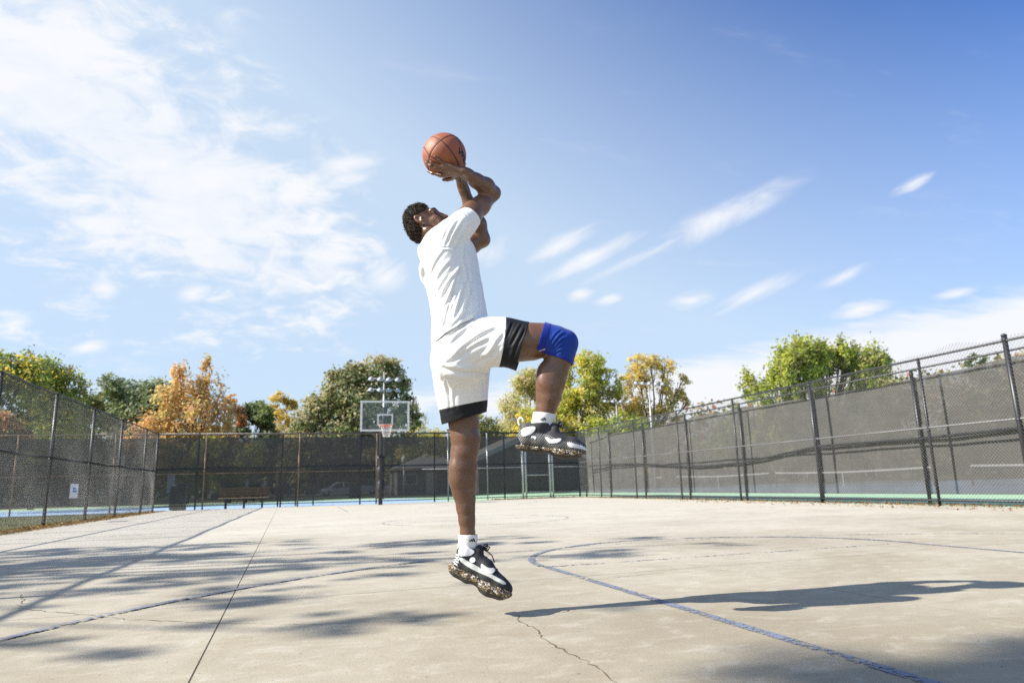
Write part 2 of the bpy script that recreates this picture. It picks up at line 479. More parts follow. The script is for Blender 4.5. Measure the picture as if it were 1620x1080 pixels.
# ---- tennis courts beyond the fences
def acrylic(name, col):
    return pm(name, col, 0.7, var=0.06, vscale=0.6, bump=0.1, bscale=80)
M_green = acrylic('green_acrylic', (0.34, 0.50, 0.32))
M_dgreen = acrylic('dark_green_acrylic', (0.05, 0.13, 0.09))
M_blue = acrylic('blue_acrylic', (0.30, 0.44, 0.62))
M_white = pm('white_paint', (0.78, 0.78, 0.76), 0.5, var=0.05)
sheet('tennis_court_surface', rect(-34, 15.0, V_F+0.16, 52), -0.030, M_green)
sheet('tennis_court_surface', rect(15.0, 62, -12, 76), -0.030, M_green)
sheet('tennis_court_surface', rect(U_R+0.35, 15.0, -12, V_F+0.12), -0.030, M_green)
sheet('tennis_playing_area', rect(-33, 6.6, V_F+0.45, 44), -0.024, M_blue)
sheet('tennis_playing_area', rect(21.0, 58, -2, 72), -0.024, M_blue)
for vv in (V_F+1.9, 43.0):
    sheet('tennis_line', rect(-33, 6.6, vv, vv+0.08), -0.019, M_white)
for uu in (22.9, 44.0):
    sheet('tennis_line', rect(uu, uu+0.07, -2, 72), -0.019, M_white)
sheet('parking_lot', rect(-30, 40, 78, 96), -0.030, pm('asphalt', (0.06, 0.06, 0.06), 0.9, bump=0.3))

# ---- strips of grass, leaves
def blades(name, n, area, h, mat, seed, z=-0.05):
    r = np.random.default_rng(seed)
    x = r.uniform(area[0], area[1], n); y = r.uniform(area[2], area[3], n)
    H = h*r.uniform(0.4, 1.2, n); a = r.uniform(0, 2*PI, n); w = 0.006
    lean = r.normal(0, 0.35, (n, 2))*H[:, None]
    dx, dy = np.cos(a)*w, np.sin(a)*w
    V = np.stack([np.stack([x-dx, y-dy, np.full(n, z)], 1), np.stack([x+dx, y+dy, np.full(n, z)], 1),
                  np.stack([x+lean[:, 0], y+lean[:, 1], z+H], 1)], 1).reshape(-1, 3)
    F = np.arange(3*n).reshape(-1, 3)
    o = mesh_np(name, V, F, mat); o['kind'] = 'stuff'; return o
def leaf_litter(name, n, area, size, mats, seed, z=0.004):
    r = np.random.default_rng(seed)
    c = np.stack([r.uniform(area[0], area[1], n), r.uniform(area[2], area[3], n), z + r.uniform(0.0, 0.03, n)], 1)
    t = r.normal(size=(n, 3)); t[:, 2] *= 0.35; t /= np.linalg.norm(t, axis=1)[:, None]
    u = r.normal(size=(n, 3)); u[:, 2] *= 0.35; u -= t*(u*t).sum(1)[:, None]; u /= np.linalg.norm(u, axis=1)[:, None]
    s = size*r.uniform(0.5, 1.3, n)[:, None]
    curl = np.array([0, 0, 1.0])*s*r.uniform(0.0, 0.5, n)[:, None]
    V = np.stack([c-t*s*0.9, c-u*s*0.55+curl, c+t*s*0.9, c+u*s*0.55+curl], 1).reshape(-1, 3)
    F = np.arange(4*n).reshape(-1, 4)
    o = mesh_np(name, V, F, None, mats=mats, midx=r.integers(0, len(mats), n)); o['kind'] = 'stuff'; return o
def leafmat(name, col, trans=0.35, var=0.25):
    m, T = new_mat(name)
    P = T.n('ShaderNodeNewGeometry').outputs['Position']
    k = T.remap(T.noise(P, 0.55, 3, 0.6), 0.3, 0.7)
    k2 = T.remap(T.noise(P, 5.0, 2, 0.6), 0.3, 0.7)
    k = T.math('ADD', T.math('MULTIPLY', k, 0.5), T.math('MULTIPLY', k2, 0.5))
    c = T.mix(k, tuple(x*(1-var) for x in col), tuple(min(1, x*(1+var)) for x in col))
    b = T.n('ShaderNodeBsdfPrincipled', inp={'Base Color': c}); b.inputs['Roughness'].default_value = 0.6; b.inputs['Specular IOR Level'].default_value = 0.3
    t = T.n('ShaderNodeBsdfTranslucent', inp={0: c})
    mx = T.n('ShaderNodeMixShader', inp={0: trans, 1: b.outputs[0], 2: t.outputs[0]})
    out(T, mx.outputs[0]); return m
M_dry = [leafmat('dry_leaf_brown', (0.20, 0.10, 0.04)), leafmat('dry_leaf_tan', (0.36, 0.23, 0.10)), leafmat('dry_leaf_rust', (0.30, 0.11, 0.03))]
M_grass = leafmat('grass_blade', (0.13, 0.15, 0.04)); M_grass2 = leafmat('grass_blade_dry', (0.27, 0.22, 0.09))
blades('grass', 16000, (U_L-0.7, U_L+0.47, 6, V_F), 0.07, M_grass, 1)
blades('dry_grass', 12000, (U_L-0.7, U_L+0.47, 6, V_F), 0.08, M_grass2, 2)
blades('grass', 9000, (U_L-5, U_L-0.5, 10, V_F-0.5), 0.08, M_grass, 5)
leaf_litter('fallen_leaves', 2000, (U_L-0.15, U_L+0.58, 8, 22), 0.032, M_dry[1:2]+M_dry[:2], 3)
leaf_litter('fallen_leaves', 900, (U_L-0.15, U_L+0.62, 22, V_F), 0.03, M_dry, 13)
leaf_litter('fallen_leaves', 4200, (U_R-0.36, U_R+0.30, 2, V_F), 0.026, M_dry[1:2]+M_dry[:2], 4)
leaf_litter('fallen_leaves', 900, (8.2, U_R, V_F-0.45, V_F+0.3), 0.04, M_dry, 6)
r_ = np.random.default_rng(8)
leaf_litter('fallen_leaves', 500, (U_R-1.6, U_R-0.3, 3, 20), 0.03, M_dry, 9)
blades('dry_grass', 6000, (U_R-0.24, U_R+0.34, 0, V_F), 0.05, M_grass2, 7)

# ================================================================== FENCES
M_black = pm('black_coated_steel', (0.018, 0.019, 0.021), 0.42, metal=0.0, var=0.3, vscale=3, spec=0.6)
M_wire = pm('chain_wire', (0.075, 0.077, 0.08), 0.38, metal=0.55, var=0.25, vscale=2)
M_wireb = pm('dull_vinyl_wire', (0.045, 0.045, 0.045), 0.34, metal=0.0, var=0.3, vscale=1.2)
M_wirer = pm('dull_grey_wire', (0.15, 0.15, 0.145), 0.45, metal=0.0, var=0.3, vscale=1.2)
M_rust = pm('rusty_pipe', (0.26, 0.14, 0.07), 0.8, var=0.35, vscale=5, bump=0.3, var2=(0.40, 0.30, 0.22))
M_galv = pm('galvanised_pipe', (0.42, 0.43, 0.43), 0.45, metal=0.5, var=0.12)
M_dgalv = pm('dull_dark_pipe', (0.17, 0.17, 0.17), 0.5, metal=0.2, var=0.12)
M_palepipe = pm('pale_painted_pipe', (0.62, 0.63, 0.60), 0.5, var=0.1)

def screen_mat(name, col, clear):
    m, T = new_mat(name)
    P = T.n('ShaderNodeNewGeometry').outputs['Position']
    n1 = T.noise(P, 1.4, 5, 0.65); n2 = T.noise(T.mapping(P, rot=(0.4, 0.9, 0.3), scale=(0.5, 0.5, 3)), 2.4, 5, 0.65)
    k = T.math('ADD', T.math('MULTIPLY', n1, 0.5), T.math('MULTIPLY', n2, 0.5))
    c = T.mix(T.remap(k, 0.35, 0.65), tuple(x*0.9 for x in col), tuple(x*1.12 for x in col))
    b = T.n('ShaderNodeBsdfDiffuse', inp={0: c})
    tr = T.n('ShaderNodeBsdfTransparent')
    mx = T.n('ShaderNodeMixShader', inp={0: T.remap(k, 0.3, 0.7, clear*0.85, clear*1.15), 1: b.outputs[0], 2: tr.outputs[0]})
    out(T, mx.outputs[0]); return m
M_screen = screen_mat('black_mesh_windscreen', (0.092, 0.090, 0.084), 0.14)
M_screen_r = screen_mat('grey_mesh_windscreen', (0.110, 0.108, 0.102), 0.14)

def chainlink(name, p0, p1, z0, z1, parent, mat, warp=None, pitch=0.072, rad=0.0019, seg=0.25):
    p0 = np.array(p0, float); p1 = np.array(p1, float)
    L = np.linalg.norm(p1-p0); t = (p1-p0)/L; nrm = np.array([-t[1], t[0]])
    H = z1-z0; ns = max(2, int(H/seg))
    zz = np.linspace(0, H, ns+1)
    A, B = [], []
    for fam in (1, -1):
        k0 = np.arange(-H, L+H, pitch)
        s = k0[:, None] + fam*zz[None, :]
        ok = (s[:, :-1] >= 0) & (s[:, :-1] <= L) & (s[:, 1:] >= 0) & (s[:, 1:] <= L)
        Z = np.broadcast_to(zz[None, :], s.shape)
        offn = np.full(s.shape, fam*rad*0.9); dz_ = np.zeros(s.shape)
        if warp is not None:
            w_, d_ = warp(s, Z+z0); offn = offn + w_; dz_ = d_
        Pt = np.stack([p0[0]+t[0]*s+nrm[0]*offn, p0[1]+t[1]*s+nrm[1]*offn, z0+Z+dz_], -1)
        A.append(Pt[:, :-1][ok]); B.append(Pt[:, 1:][ok])
    A = np.concatenate(A); B = np.concatenate(B)
    d = B-A; d /= np.linalg.norm(d, axis=1)[:, None]
    n3 = np.array([nrm[0], nrm[1], 0.0]); b = np.cross(d, n3); b /= np.linalg.norm(b, axis=1)[:, None]
    n3 = np.cross(b, d)
    V = []
    for q in range(3):
        a = 2*PI*q/3
        o = (n3*math.cos(a)+b*math.sin(a))*rad
        V += [A+o, B+o]
    V = np.stack(V, 1); N = len(A)
    base = (np.arange(N)*6)[:, None]
    F = np.concatenate([base+np.array([[0, 1, 3, 2]]), base+np.array([[2, 3, 5, 4]]), base+np.array([[4, 5, 1, 0]])])
    o = mesh_np(name, V.reshape(-1, 3), F, mat, parent); o['kind'] = 'stuff'
    return o
def post(parent, x, y, h, r, mat, z=-0.05, capr=1.12, name='post', lean=(0, 0)):
    bm = bmesh.new()
    tube_bm(bm, [(x, y, z), (x+lean[0], y+lean[1], h)], r, 10)
    tube_bm(bm, [(x+lean[0], y+lean[1], h), (x+lean[0], y+lean[1], h+r*0.5), (x+lean[0], y+lean[1], h+r*1.0)], [r*capr, r*capr, r*0.35], 10)
    for zz in (h*0.5, h-0.07):
        tube_bm(bm, [(x, y, zz-0.02), (x, y, zz+0.02)], r*1.16, 10)
    return mesh_bm(name, bm, mat, parent, True)

# left fence
fl = empty('chain_link_fence', (0, 0, 0), 0, 'loose black chain link fence running along the grass strip on the left', 'fence', 'chain link fences round the court')
vl = [2.6, 5.8, 9.0, 12.2, 15.4, 18.62, 21.77, 24.95, 28.6]
for v in vl: post(fl, U_L, v, 3.05, 0.036, M_black)
tube('top_rail', [(U_L, 1, 3.05)] + [(U_L+0.0, v, 3.05+0.012*math.sin(v*1.7)) for v in np.linspace(2, 27, 40)] + [(U_L, V_F, 3.05)], 0.024, M_black, fl)
for a, b in zip(vl, vl[1:]+[V_F]):
    tube('mid_rail', [(U_L+0.0, a, 1.58), (U_L+0.03, (a+b)/2, 1.55-0.03*math.sin(a)), (U_L, b, 1.58)], 0.023, M_black, fl)
def warp_left(s, z):
    v = s+1.0
    w = np.zeros_like(s)
    for a, b in zip(vl, vl[1:]+[V_F]):
        k = np.clip((v-a)/(b-a), 0, 1); ins = (v >= a) & (v < b)
        zz = np.clip(z, 0, 3.05)
        bel = np.sin(k*PI)**2*(0.01+0.07*np.abs(np.sin(np.clip(zz/1.55, 0, 1)*PI))*(zz < 1.56) + 0.025*np.abs(np.sin(np.clip((zz-1.55)/1.5, 0, 1)*PI))*(zz > 1.55))
        w = np.where(ins, -bel*(0.6+0.5*math.sin(a*2.3)), w)
    w = w + 0.012*np.sin(v*0.9+z*2.0)*np.sin(z*1.3+v*.5)
    d = 0.03*np.sin(v*1.1)*np.sin(z*1.2+v*.4)
    return w-0.03, d
chainlink('wire_mesh', (U_L, 1.0), (U_L, V_F), 0.05, 3.03, fl, M_wireb, warp_left, seg=0.14, rad=0.0025)
tube('bottom_wire', [(U_L-0.02+0.04*math.sin(v*2.7), v, 0.09+0.05*math.sin(v*3.1)+0.03*math.sin(v*7)) for v in np.linspace(1, V_F, 120)], 0.005, M_black, fl, 5)

# far fence
ff = empty('chain_link_fence', (0, 0, 0), 0, 'black chain link fence across the far end of the court behind the hoop', 'fence', 'chain link fences round the court')
uf = [U_L, -4.14, -0.88, 2.37, 5.62, 8.87, U_R]
for u in uf: post(ff, u, V_F, 3.05, 0.040 if u in (U_L, U_R) else 0.032, M_black)
tube('top_rail', [(U_L, V_F, 3.05), (U_R, V_F, 3.05)], 0.023, M_black, ff)
tube('mid_rail', [(U_L, V_F, 1.60), (U_R, V_F, 1.60)], 0.023, M_black, ff)
tube('bottom_rail', [(U_L, V_F, 0.17), (2.4, V_F, 0.13), (U_R, V_F, 0.10)], 0.018, M_black, ff)
chainlink('wire_mesh', (U_L, V_F), (U_R, V_F), 0.05, 3.03, ff, M_wire, None, seg=0.5, rad=0.0017)

# right fence
fr = empty('chain_link_fence', (0, 0, 0), 0, 'tall black chain link fence in front of the grey windscreen on the right', 'fence', 'chain link fences round the court')
vr = [1.1, 4.5, 7.9, 11.31, 14.70, 18.10, 21.49, 24.89, 28.28]
for v in vr: post(fr, U_R, v, 3.05, 0.042 if v == 14.70 else 0.031, M_black, lean=(0, 0.0))
post(fr, U_R, 9.37, 3.14, 0.047, M_black)
tube('top_rail', [(U_R, -0.5, 3.05), (U_R, 31.0, 3.05)], 0.024, M_black, fr)
tube('mid_rail', [(U_R, -0.5, 1.58), (U_R, V_F, 1.60)], 0.021, M_dgalv, fr)
tube('bottom_rail', [(U_R, -0.5, 0.10), (U_R, V_F, 0.10)], 0.02, M_black, fr)
def warp_right(s, z):
    v = s-0.5
    w = 0.02*np.sin(v*1.9)*np.sin(z*1.1+0.4)
    d = np.where((v < 13.5) & (z > 2.6), (0.10+0.05*np.sin(v*1.9)+0.03*np.sin(v*5.0))*(z-2.6)/0.45*np.clip((13.5-v)/3.0, 0, 1), 0.0)
    return w, d
chainlink('wire_mesh', (U_R-0.035, -0.5), (U_R-0.035, V_F), 0.08, 3.05, fr, M_wirer, warp_right, seg=0.2, rad=0.0022)

# second fence behind the far one: rusty pipe and black windscreen
def cloth_grid(name, p0, p1, z0f, z1f, n, m, mat, parent, amp=0.04, seed=1):
    p0 = np.array(p0, float); p1 = np.array(p1, float); L = np.linalg.norm(p1-p0); t = (p1-p0)/L; nr = np.array([-t[1], t[0]])
    s = np.linspace(0, L, n+1); k = np.linspace(0, 1, m+1)
    S, K = np.meshgrid(s, k, indexing='ij')
    Z = np.array([z0f(a) for a in s])[:, None]*(1-K) + np.array([z1f(a) for a in s])[:, None]*K
    O = amp*(np.sin(S*1.93+seed)*np.sin(K*PI)*0.8 + 0.35*np.sin(S*5.1+K*4+seed) + 0.3*np.sin((S+Z*1.3)*3.3+seed*2)*np.sin(K*PI))
    V = np.stack([p0[0]+t[0]*S+nr[0]*O, p0[1]+t[1]*S+nr[1]*O, Z], -1).reshape(-1, 3)
    i = np.arange(n)[:, None]*(m+1)+np.arange(m)[None, :]
    F = np.stack([i, i+m+1, i+m+2, i+1], -1).reshape(-1, 4)
    return mesh_np(name, V, F, mat, parent, True)
V2 = 31.7
fs = empty('windscreen_fence', (0, 0, 0), 0, 'fence of rusty brown pipes with black windscreen beyond the far chain link', 'fence', 'windscreen fences round the tennis courts')
for u in (-28.0, -24.6, -21.2, -17.75, -14.3, -10.84, -7.4, -3.98, -0.20, 3.15): post(fs, u, V2-0.02, 3.08, 0.033, M_rust)
for u in (6.42, 8.3): post(fs, u, V2-0.02, 3.08, 0.030, M_galv)
tube('top_rail', [(-30, V2, 3.09), (4.0, V2, 3.09)], 0.024, M_rust, fs)
tube('top_rail', [(4.0, V2, 3.09), (13.3, V2, 3.07)], 0.022, M_black, fs)
tube('mid_rail', [(-30, V2-0.03, 1.46), (5.2, V2-0.03, 1.46)], 0.022, M_rust, fs)
tube('mid_rail', [(5.2, V2-0.03, 1.46), (9.95, V2-0.03, 1.46)], 0.020, M_palepipe, fs)
tube('mid_rail', [(11.6, V2-0.03, 1.46), (13.3, V2-0.03, 1.44)], 0.020, M_palepipe, fs)
cloth_grid('windscreen', (-30, V2+0.05), (10.0, V2+0.05), lambda s: 0.25+0.02*math.sin(s)-(0.06 if s > 33 else 0), lambda s: 2.95+0.012*math.sin(s*1.9), 240, 12, M_screen, fs, 0.03)
cloth_grid('windscreen', (11.55, V2+0.05), (13.3, V2+0.05), lambda s: 0.18, lambda s: 2.92, 20, 10, M_screen, fs, 0.02)
tube('seam_strap', [(u, V2+0.02, 1.66+0.02*math.sin(u)) for u in np.linspace(-9, 7.0, 40)], 0.028, M_black, fs, 6)

gate = empty('metal_gate', (10.75, V2, 0), 0, 'pale metal gate in the far right corner with dark screen filling', 'gate')
for x in (-0.72, -0.56, 0.66, 0.80):
    tube('gate_post', [(x, -0.05, -0.03), (x, -0.05, 2.9)], 0.045, M_palepipe, gate)
tube('gate_rail', [(-0.50, -0.05, 1.08), (0.62, -0.05, 1.08)], 0.024, M_palepipe, gate)
tube('gate_rail', [(-0.50, -0.05, 0.30), (0.62, -0.05, 0.30)], 0.02, M_galv, gate)
tube('gate_rail', [(-0.50, -0.05, 2.86), (0.62, -0.05, 2.86)], 0.024, M_palepipe, gate)
g = cloth_grid('windscreen', (-0.50, 0.05), (0.62, 0.05), lambda s: 0.22, lambda s: 2.84, 12, 10, M_screen, gate, 0.015)

# second fence behind the right one: black posts, grey windscreen
U2 = 13.0
fw = empty('windscreen_fence', (0, 0, 0), 0, 'fence with grey mesh windscreen and sagging black strap along the right side', 'fence', 'windscreen fences round the tennis courts')
for v in (-4.3, -1.05, 2.2, 5.45, 8.70, 11.93, 15.15, 18.41, 21.65, 24.95, 28.2): post(fw, U2, v, 2.90, 0.040, M_black)
post(fw, 13.3, V2, 3.07, 0.042, M_black)
tube('top_rail', [(U2, -6, 2.93), (U2, 28.2, 2.93), (13.3, V2, 3.0)], 0.022, M_black, fw)
tube('mid_rail', [(U2+0.10, -6, 1.50), (U2+0.10, 28.2, 1.50)], 0.017, M_dgalv, fw)
cloth_grid('windscreen', (U2+0.06, -6), (U2+0.06, 28.2), lambda s: 0.205, lambda s: 2.76+0.05*math.sin(s*0.55)+0.02*math.sin(s*2.9), 260, 14, M_screen_r, fw, 0.014, 3)
cloth_grid('windscreen', (U2+0.06, 28.2), (13.34, V2), lambda s: 0.17, lambda s: 2.85, 16, 10, M_screen_r, fw, 0.03, 3)
sv = [(30.5, 1.42), (27.5, 1.40), (25.84, 1.37), (23.8, 1.25), (21.83, 1.12), (20.2, 1.09), (18.32, 1.13), (16.6, 1.28), (15.11, 1.42), (13.4, 1.41), (11.9, 1.40), (10.6, 1.42), (8.7, 1.46), (5.4, 1.40), (2.2, 1.45), (-1, 1.4)]
tube('seam_strap', [(U2-0.03, v, z) for v, z in sv], 0.030, M_black, fw, 6)

# ---- sign wired to the left fence
sg = empty('fence_sign', (U_L+0.06, 20.42, 0.80), 0, 'small white notice with blue mark wired to the left fence', 'sign')
box('board', (0, 0, 0), (0.01, 0.62, 0.36), M_white, sg, bevel=0.002)
M_bluemark = pm('blue_print', (0.10, 0.25, 0.55), 0.6)
box('blue_mark', (0.0075, -0.04, 0.06), (0.004, 0.22, 0.05), M_bluemark, sg)
box('blue_mark', (0.0075, 0.02, -0.01), (0.004, 0.30, 0.05), M_bluemark, sg)

# ================================================================== HOOP
hp = empty('basketball_hoop', (3.05, 28.96, 0), 0, 'basketball hoop with clear white framed backboard on padded pole', 'basketball hoop')
M_pole = pm('dark_pole_steel', (0.035, 0.037, 0.038), 0.4, var=0.2)
M_pad = pm('black_vinyl_pad', (0.022, 0.022, 0.024), 0.45, var=0.25, vscale=8, bump=0.9, bscale=9)
M_bb = pm('white_backboard_frame', (0.78, 0.79, 0.77), 0.4, var=0.04)
tube('pole', [(0, 0, -0.05), (0, 0, 3.0), (-0.04, -0.06, 3.25)], 0.085, M_pole, hp, 14)
bmp = bmesh.new()
tube_bm(bmp, [(0, 0, 0.28)] + [(0.012*math.sin(z*9), 0.010*math.sin(z*7+1), z) for z in np.linspace(0.32, 1.92, 18)] + [(0, 0, 1.95)],
        [0.13] + [0.155+0.014*math.sin(z*11)+0.012*math.sin(z*23+1) for z in np.linspace(0.32, 1.92, 18)] + [0.12], 18)
mesh_bm('pole_pad', bmp, M_pad, hp, True)
box('pad_band', (0, 0, 1.95), (0.30, 0.30, 0.05), M_pad, hp, bevel=0.02)
BY = 27.55-28.96
def arm(a, b, w): 
    d = (Vector(b)-Vector(a)); R = d.to_track_quat('Y', 'Z').to_matrix()
    return box('support_arm', tuple((Vector(a)+Vector(b))/2), (w, d.length, w), M_pole, hp, R)
arm((0, 0, 3.02), (0.0, BY+0.07, 3.24), 0.11)
arm((0, 0, 2.6), (0.0, BY+0.09, 3.62), 0.09)
box('support_plate', (0, BY+0.05, 3.44), (0.16, 0.05, 0.80), M_pole, hp, bevel=0.006)
bw, bh, bz = 1.93, 1.21, 3.47
mg, T = new_mat('clear_acrylic')
b1 = T.n('ShaderNodeBsdfTransparent', inp={0: (0.97, 0.98, 0.98)}); b2 = T.n('ShaderNodeBsdfGlossy', inp={0: (0.9, 0.9, 0.9)}); b2.inputs['Roughness'].default_value = 0.05
out(T, T.n('ShaderNodeMixShader', inp={0: 0.04, 1: b1.outputs[0], 2: b2.outputs[0]}).outputs[0])
bmp = bmesh.new()
for (c, s) in (((0, BY, bz+bh/2-0.035), (bw, 0.04, 0.07)), ((0, BY, bz-bh/2+0.035), (bw, 0.04, 0.07)),
               ((-bw/2+0.035, BY, bz), (0.07, 0.04, bh-0.14)), ((bw/2-0.035, BY, bz), (0.07, 0.04, bh-0.14))):
    bx(bmp, c, s)
bb = mesh_bm('backboard_frame', bmp, M_bb, hp)
box('backboard_pane', (0, BY, bz), (bw-0.14, 0.012, bh-0.14), mg, hp)
bmp = bmesh.new()
for (c, s) in (((0, BY-0.012, 3.10+0.45-0.03), (0.61, 0.006, 0.055)), ((0, BY-0.012, 3.10+0.02), (0.61, 0.006, 0.055)),
               ((-0.28, BY-0.012, 3.32), (0.055, 0.006, 0.345)), ((0.28, BY-0.012, 3.32), (0.055, 0.006, 0.345))): bx(bmp, c, s)
mesh_bm('target_square', bmp, M_bb, hp)
M_rim = pm('orange_rim', (0.62, 0.10, 0.03), 0.4, var=0.1)
ry = BY-0.10-0.2286
rim = tube('rim', [(0.02+0.2286*math.cos(t), ry+0.2286*math.sin(t), 3.06) for t in np.linspace(0, 2*PI, 33)[:-1]], 0.014, M_rim, hp, 8, True)
box('rim_bracket', (0.02, BY-0.06, 3.05), (0.20, 0.12, 0.10), M_rim, hp, bevel=0.01)
bmp = bmesh.new()
def nr(z): return 0.215*(1-z) + 0.125*z
NN = 12
for k in range(NN):
    for sgn in (1, -1):
        pts = []
        for q in range(7):
            z = q/6; a = 2*PI*(k+sgn*q*0.5)/NN
            pts.append((0.02+nr(z)*math.cos(a), ry+nr(z)*math.sin(a), 3.05-0.44*z))
        tube_bm(bmp, pts, 0.0055, 4)
mesh_bm('net', bmp, pm('white_net_cord', (0.75, 0.74, 0.70), 0.8), hp)
# ================================================================== BEYOND THE FENCES
# tennis nets
M_net = pm('dark_net_cord', (0.03, 0.03, 0.03), 0.9)
M_tape = pm('white_net_tape', (0.75, 0.75, 0.73), 0.7)
for (a, b, lb) in ((57.7, 70.3, 'white taped tennis net farthest away behind the right windscreen'),
                   (42.2, 55.0, 'white taped tennis net second farthest behind the right windscreen'),
                   (28.8, 41.5, 'white taped tennis net with short centre strap, second nearest on the right'),
                   (13.7, 26.5, 'white taped tennis net nearest on the right, cut by the edge')):
    e = empty('tennis_net', (31.8, (a+b)/2, -0.02), 0, lb, 'tennis net', 'tennis nets in a row')
    L = b-a
    def topz(y): return 0.914 + 0.10*(abs(y)/(L/2))**1.5
    ys = np.linspace(-L/2, L/2, 25)
    bm = bmesh.new(); pv = None
    for y in ys:
        q = (bm.verts.new((-0.03, y, topz(y)-0.075)), bm.verts.new((-0.03, y, topz(y)+0.02)), bm.verts.new((0.03, y, topz(y)+0.02)), bm.verts.new((0.03, y, topz(y)-0.075)))
        if pv:
            for k in range(3): bm.faces.new((pv[k], pv[k+1], q[k+1], q[k]))
        pv = q
    mesh_bm('net_tape', bm, M_tape, e)
    bm = bmesh.new()
    for y in np.linspace(-L/2, L/2, 120): bx(bm, (0, y, topz(y)/2-0.02), (0.008, 0.008, topz(y)-0.06))
    for z in np.linspace(0.05, 0.8, 12): bx(bm, (0, 0, z), (0.008, L, 0.008))
    o = mesh_bm('net_mesh', bm, M_net, e); o['kind'] = 'stuff'
    box('centre_strap', (-0.02, 0, 0.44), (0.03, 0.06, 0.88), M_tape, e)
    for sgn in (-1, 1): tube('net_post', [(0, sgn*(L/2+0.05), 0), (0, sgn*(L/2+0.05), 1.08)], 0.04, M_black, e)

# benches
M_wood = pm('weathered_bench_wood', (0.10, 0.07, 0.045), 0.7, var=0.3, vscale=12, bump=0.3)
M_woodl = pm('pale_bench_seat_wood', (0.27, 0.20, 0.13), 0.6, var=0.2, vscale=12, bump=0.3)
def bench(x, y, rz, label, w=2.15):
    e = empty('bench', (x, y, -0.03), rz, label, 'bench', 'benches beside the tennis court')
    for sx in (-w*0.36, 0.0, w*0.36):
        bm = bmesh.new()
        bx(bm, (sx, 0.0, 0.21), (0.06, 0.07, 0.42)); bx(bm, (sx, 0.34, 0.21), (0.06, 0.07, 0.42))
        bx(bm, (sx, 0.17, 0.40), (0.062, 0.42, 0.05)); bx(bm, (sx, 0.39, 0.62), (0.06, 0.05, 0.48), Matrix.Rotation(-0.15, 3, 'X'))
        mesh_bm('leg', bm, M_black, e)
    for yy in (0.02, 0.14, 0.26): box('seat_slat', (0, yy, 0.445), (w, 0.10, 0.04), M_woodl, e, bevel=0.006)
    for zz, yy in ((0.58, 0.335), (0.70, 0.355), (0.82, 0.375)): box('back_slat', (0, yy, zz), (w, 0.035, 0.09), M_wood, e, bevel=0.006)
    return e
bench(-2.33, 31.12, 0, 'wooden slat bench with dark legs between the far fences, in front of the windscreen', 1.98)
bench(-0.3, 33.4, 0, 'dim wooden bench seen through the black windscreen right of the nearer bench')
# bin
def lathe(bm, prof, seg=20, c=(0, 0, 0)):
    rings = [[bm.verts.new((c[0]+r*math.cos(2*PI*k/seg), c[1]+r*math.sin(2*PI*k/seg), c[2]+z)) for k in range(seg)] for r, z in prof]
    for A, B in zip(rings, rings[1:]):
        for k in range(seg): bm.faces.new((A[k], A[(k+1) % seg], B[(k+1) % seg], B[k]))
    bm.faces.new(rings[0][::-1]); bm.faces.new(rings[-1])
e = empty('trash_bin', (-5.0, 32.3, -0.03), 0, 'square slatted trash bin with lid behind the far windscreen', 'trash bin')
M_bin = pm('tan_bin_slat', (0.30, 0.25, 0.16), 0.7, var=0.2)
box('body', (0, 0, 0.45), (0.56, 0.56, 0.86), M_bin, e, bevel=0.02)
for k in range(6): box('slat', (-0.25+k*0.1, -0.295, 0.45), (0.075, 0.025, 0.84), M_bin, e)
box('rim', (0, 0, 0.90), (0.64, 0.64, 0.05), M_black, e, bevel=0.01)
bm = bmesh.new(); lathe(bm, [(0.31, 0.98), (0.33, 1.0), (0.30, 1.06), (0.16, 1.12), (0.02, 1.13)], 16); mesh_bm('lid', bm, M_black, e, True)
for sx in (-0.24, 0.24): box('lid_support', (sx, 0, 0.95), (0.03, 0.5, 0.10), M_black, e)
# notice on post, marker posts, lamp
e = empty('notice_board', (-6.6, 40, -0.03), 0, 'pale narrow notice on a post seen through the far windscreen above the bin', 'sign')
tube('post', [(0, 0, 0), (0, 0, 1.7)], 0.03, M_galv, e); box('board', (0, -0.04, 1.22), (0.36, 0.02, 0.95), M_palepipe, e)
for (x, y, t, lb) in ((-3.6, 50, 0.0, 'upright white marker post seen through the windscreen above the bench'), (-2.65, 50, 0.12, 'tilted white marker post seen through the windscreen above the bench')):
    e = empty('marker_post', (x, y, -0.03), 0, lb, 'marker post', 'white marker posts')
    tube('post', [(0, 0, 0), (t*1.3, 0, 1.36)], 0.05, M_black, e)
    box('white_sleeve', (t*1.15, 0, 0.98), (0.22, 0.12, 0.86), M_white, e, Matrix.Rotation(t, 3, 'Y'), 0.02)
e = empty('park_lamp', (8.3, 60, -0.03), 0, 'small lamp post with white globe beside the grey roofed building', 'lamp post')
tube('post', [(0, 0, 0), (0, 0, 2.75)], 0.07, M_galv, e)
bm = bmesh.new(); lathe(bm, [(0.05, 2.7), (0.2, 2.8), (0.24, 3.05), (0.2, 3.25), (0.06, 3.38)], 14); mesh_bm('globe', bm, M_white, e, True)

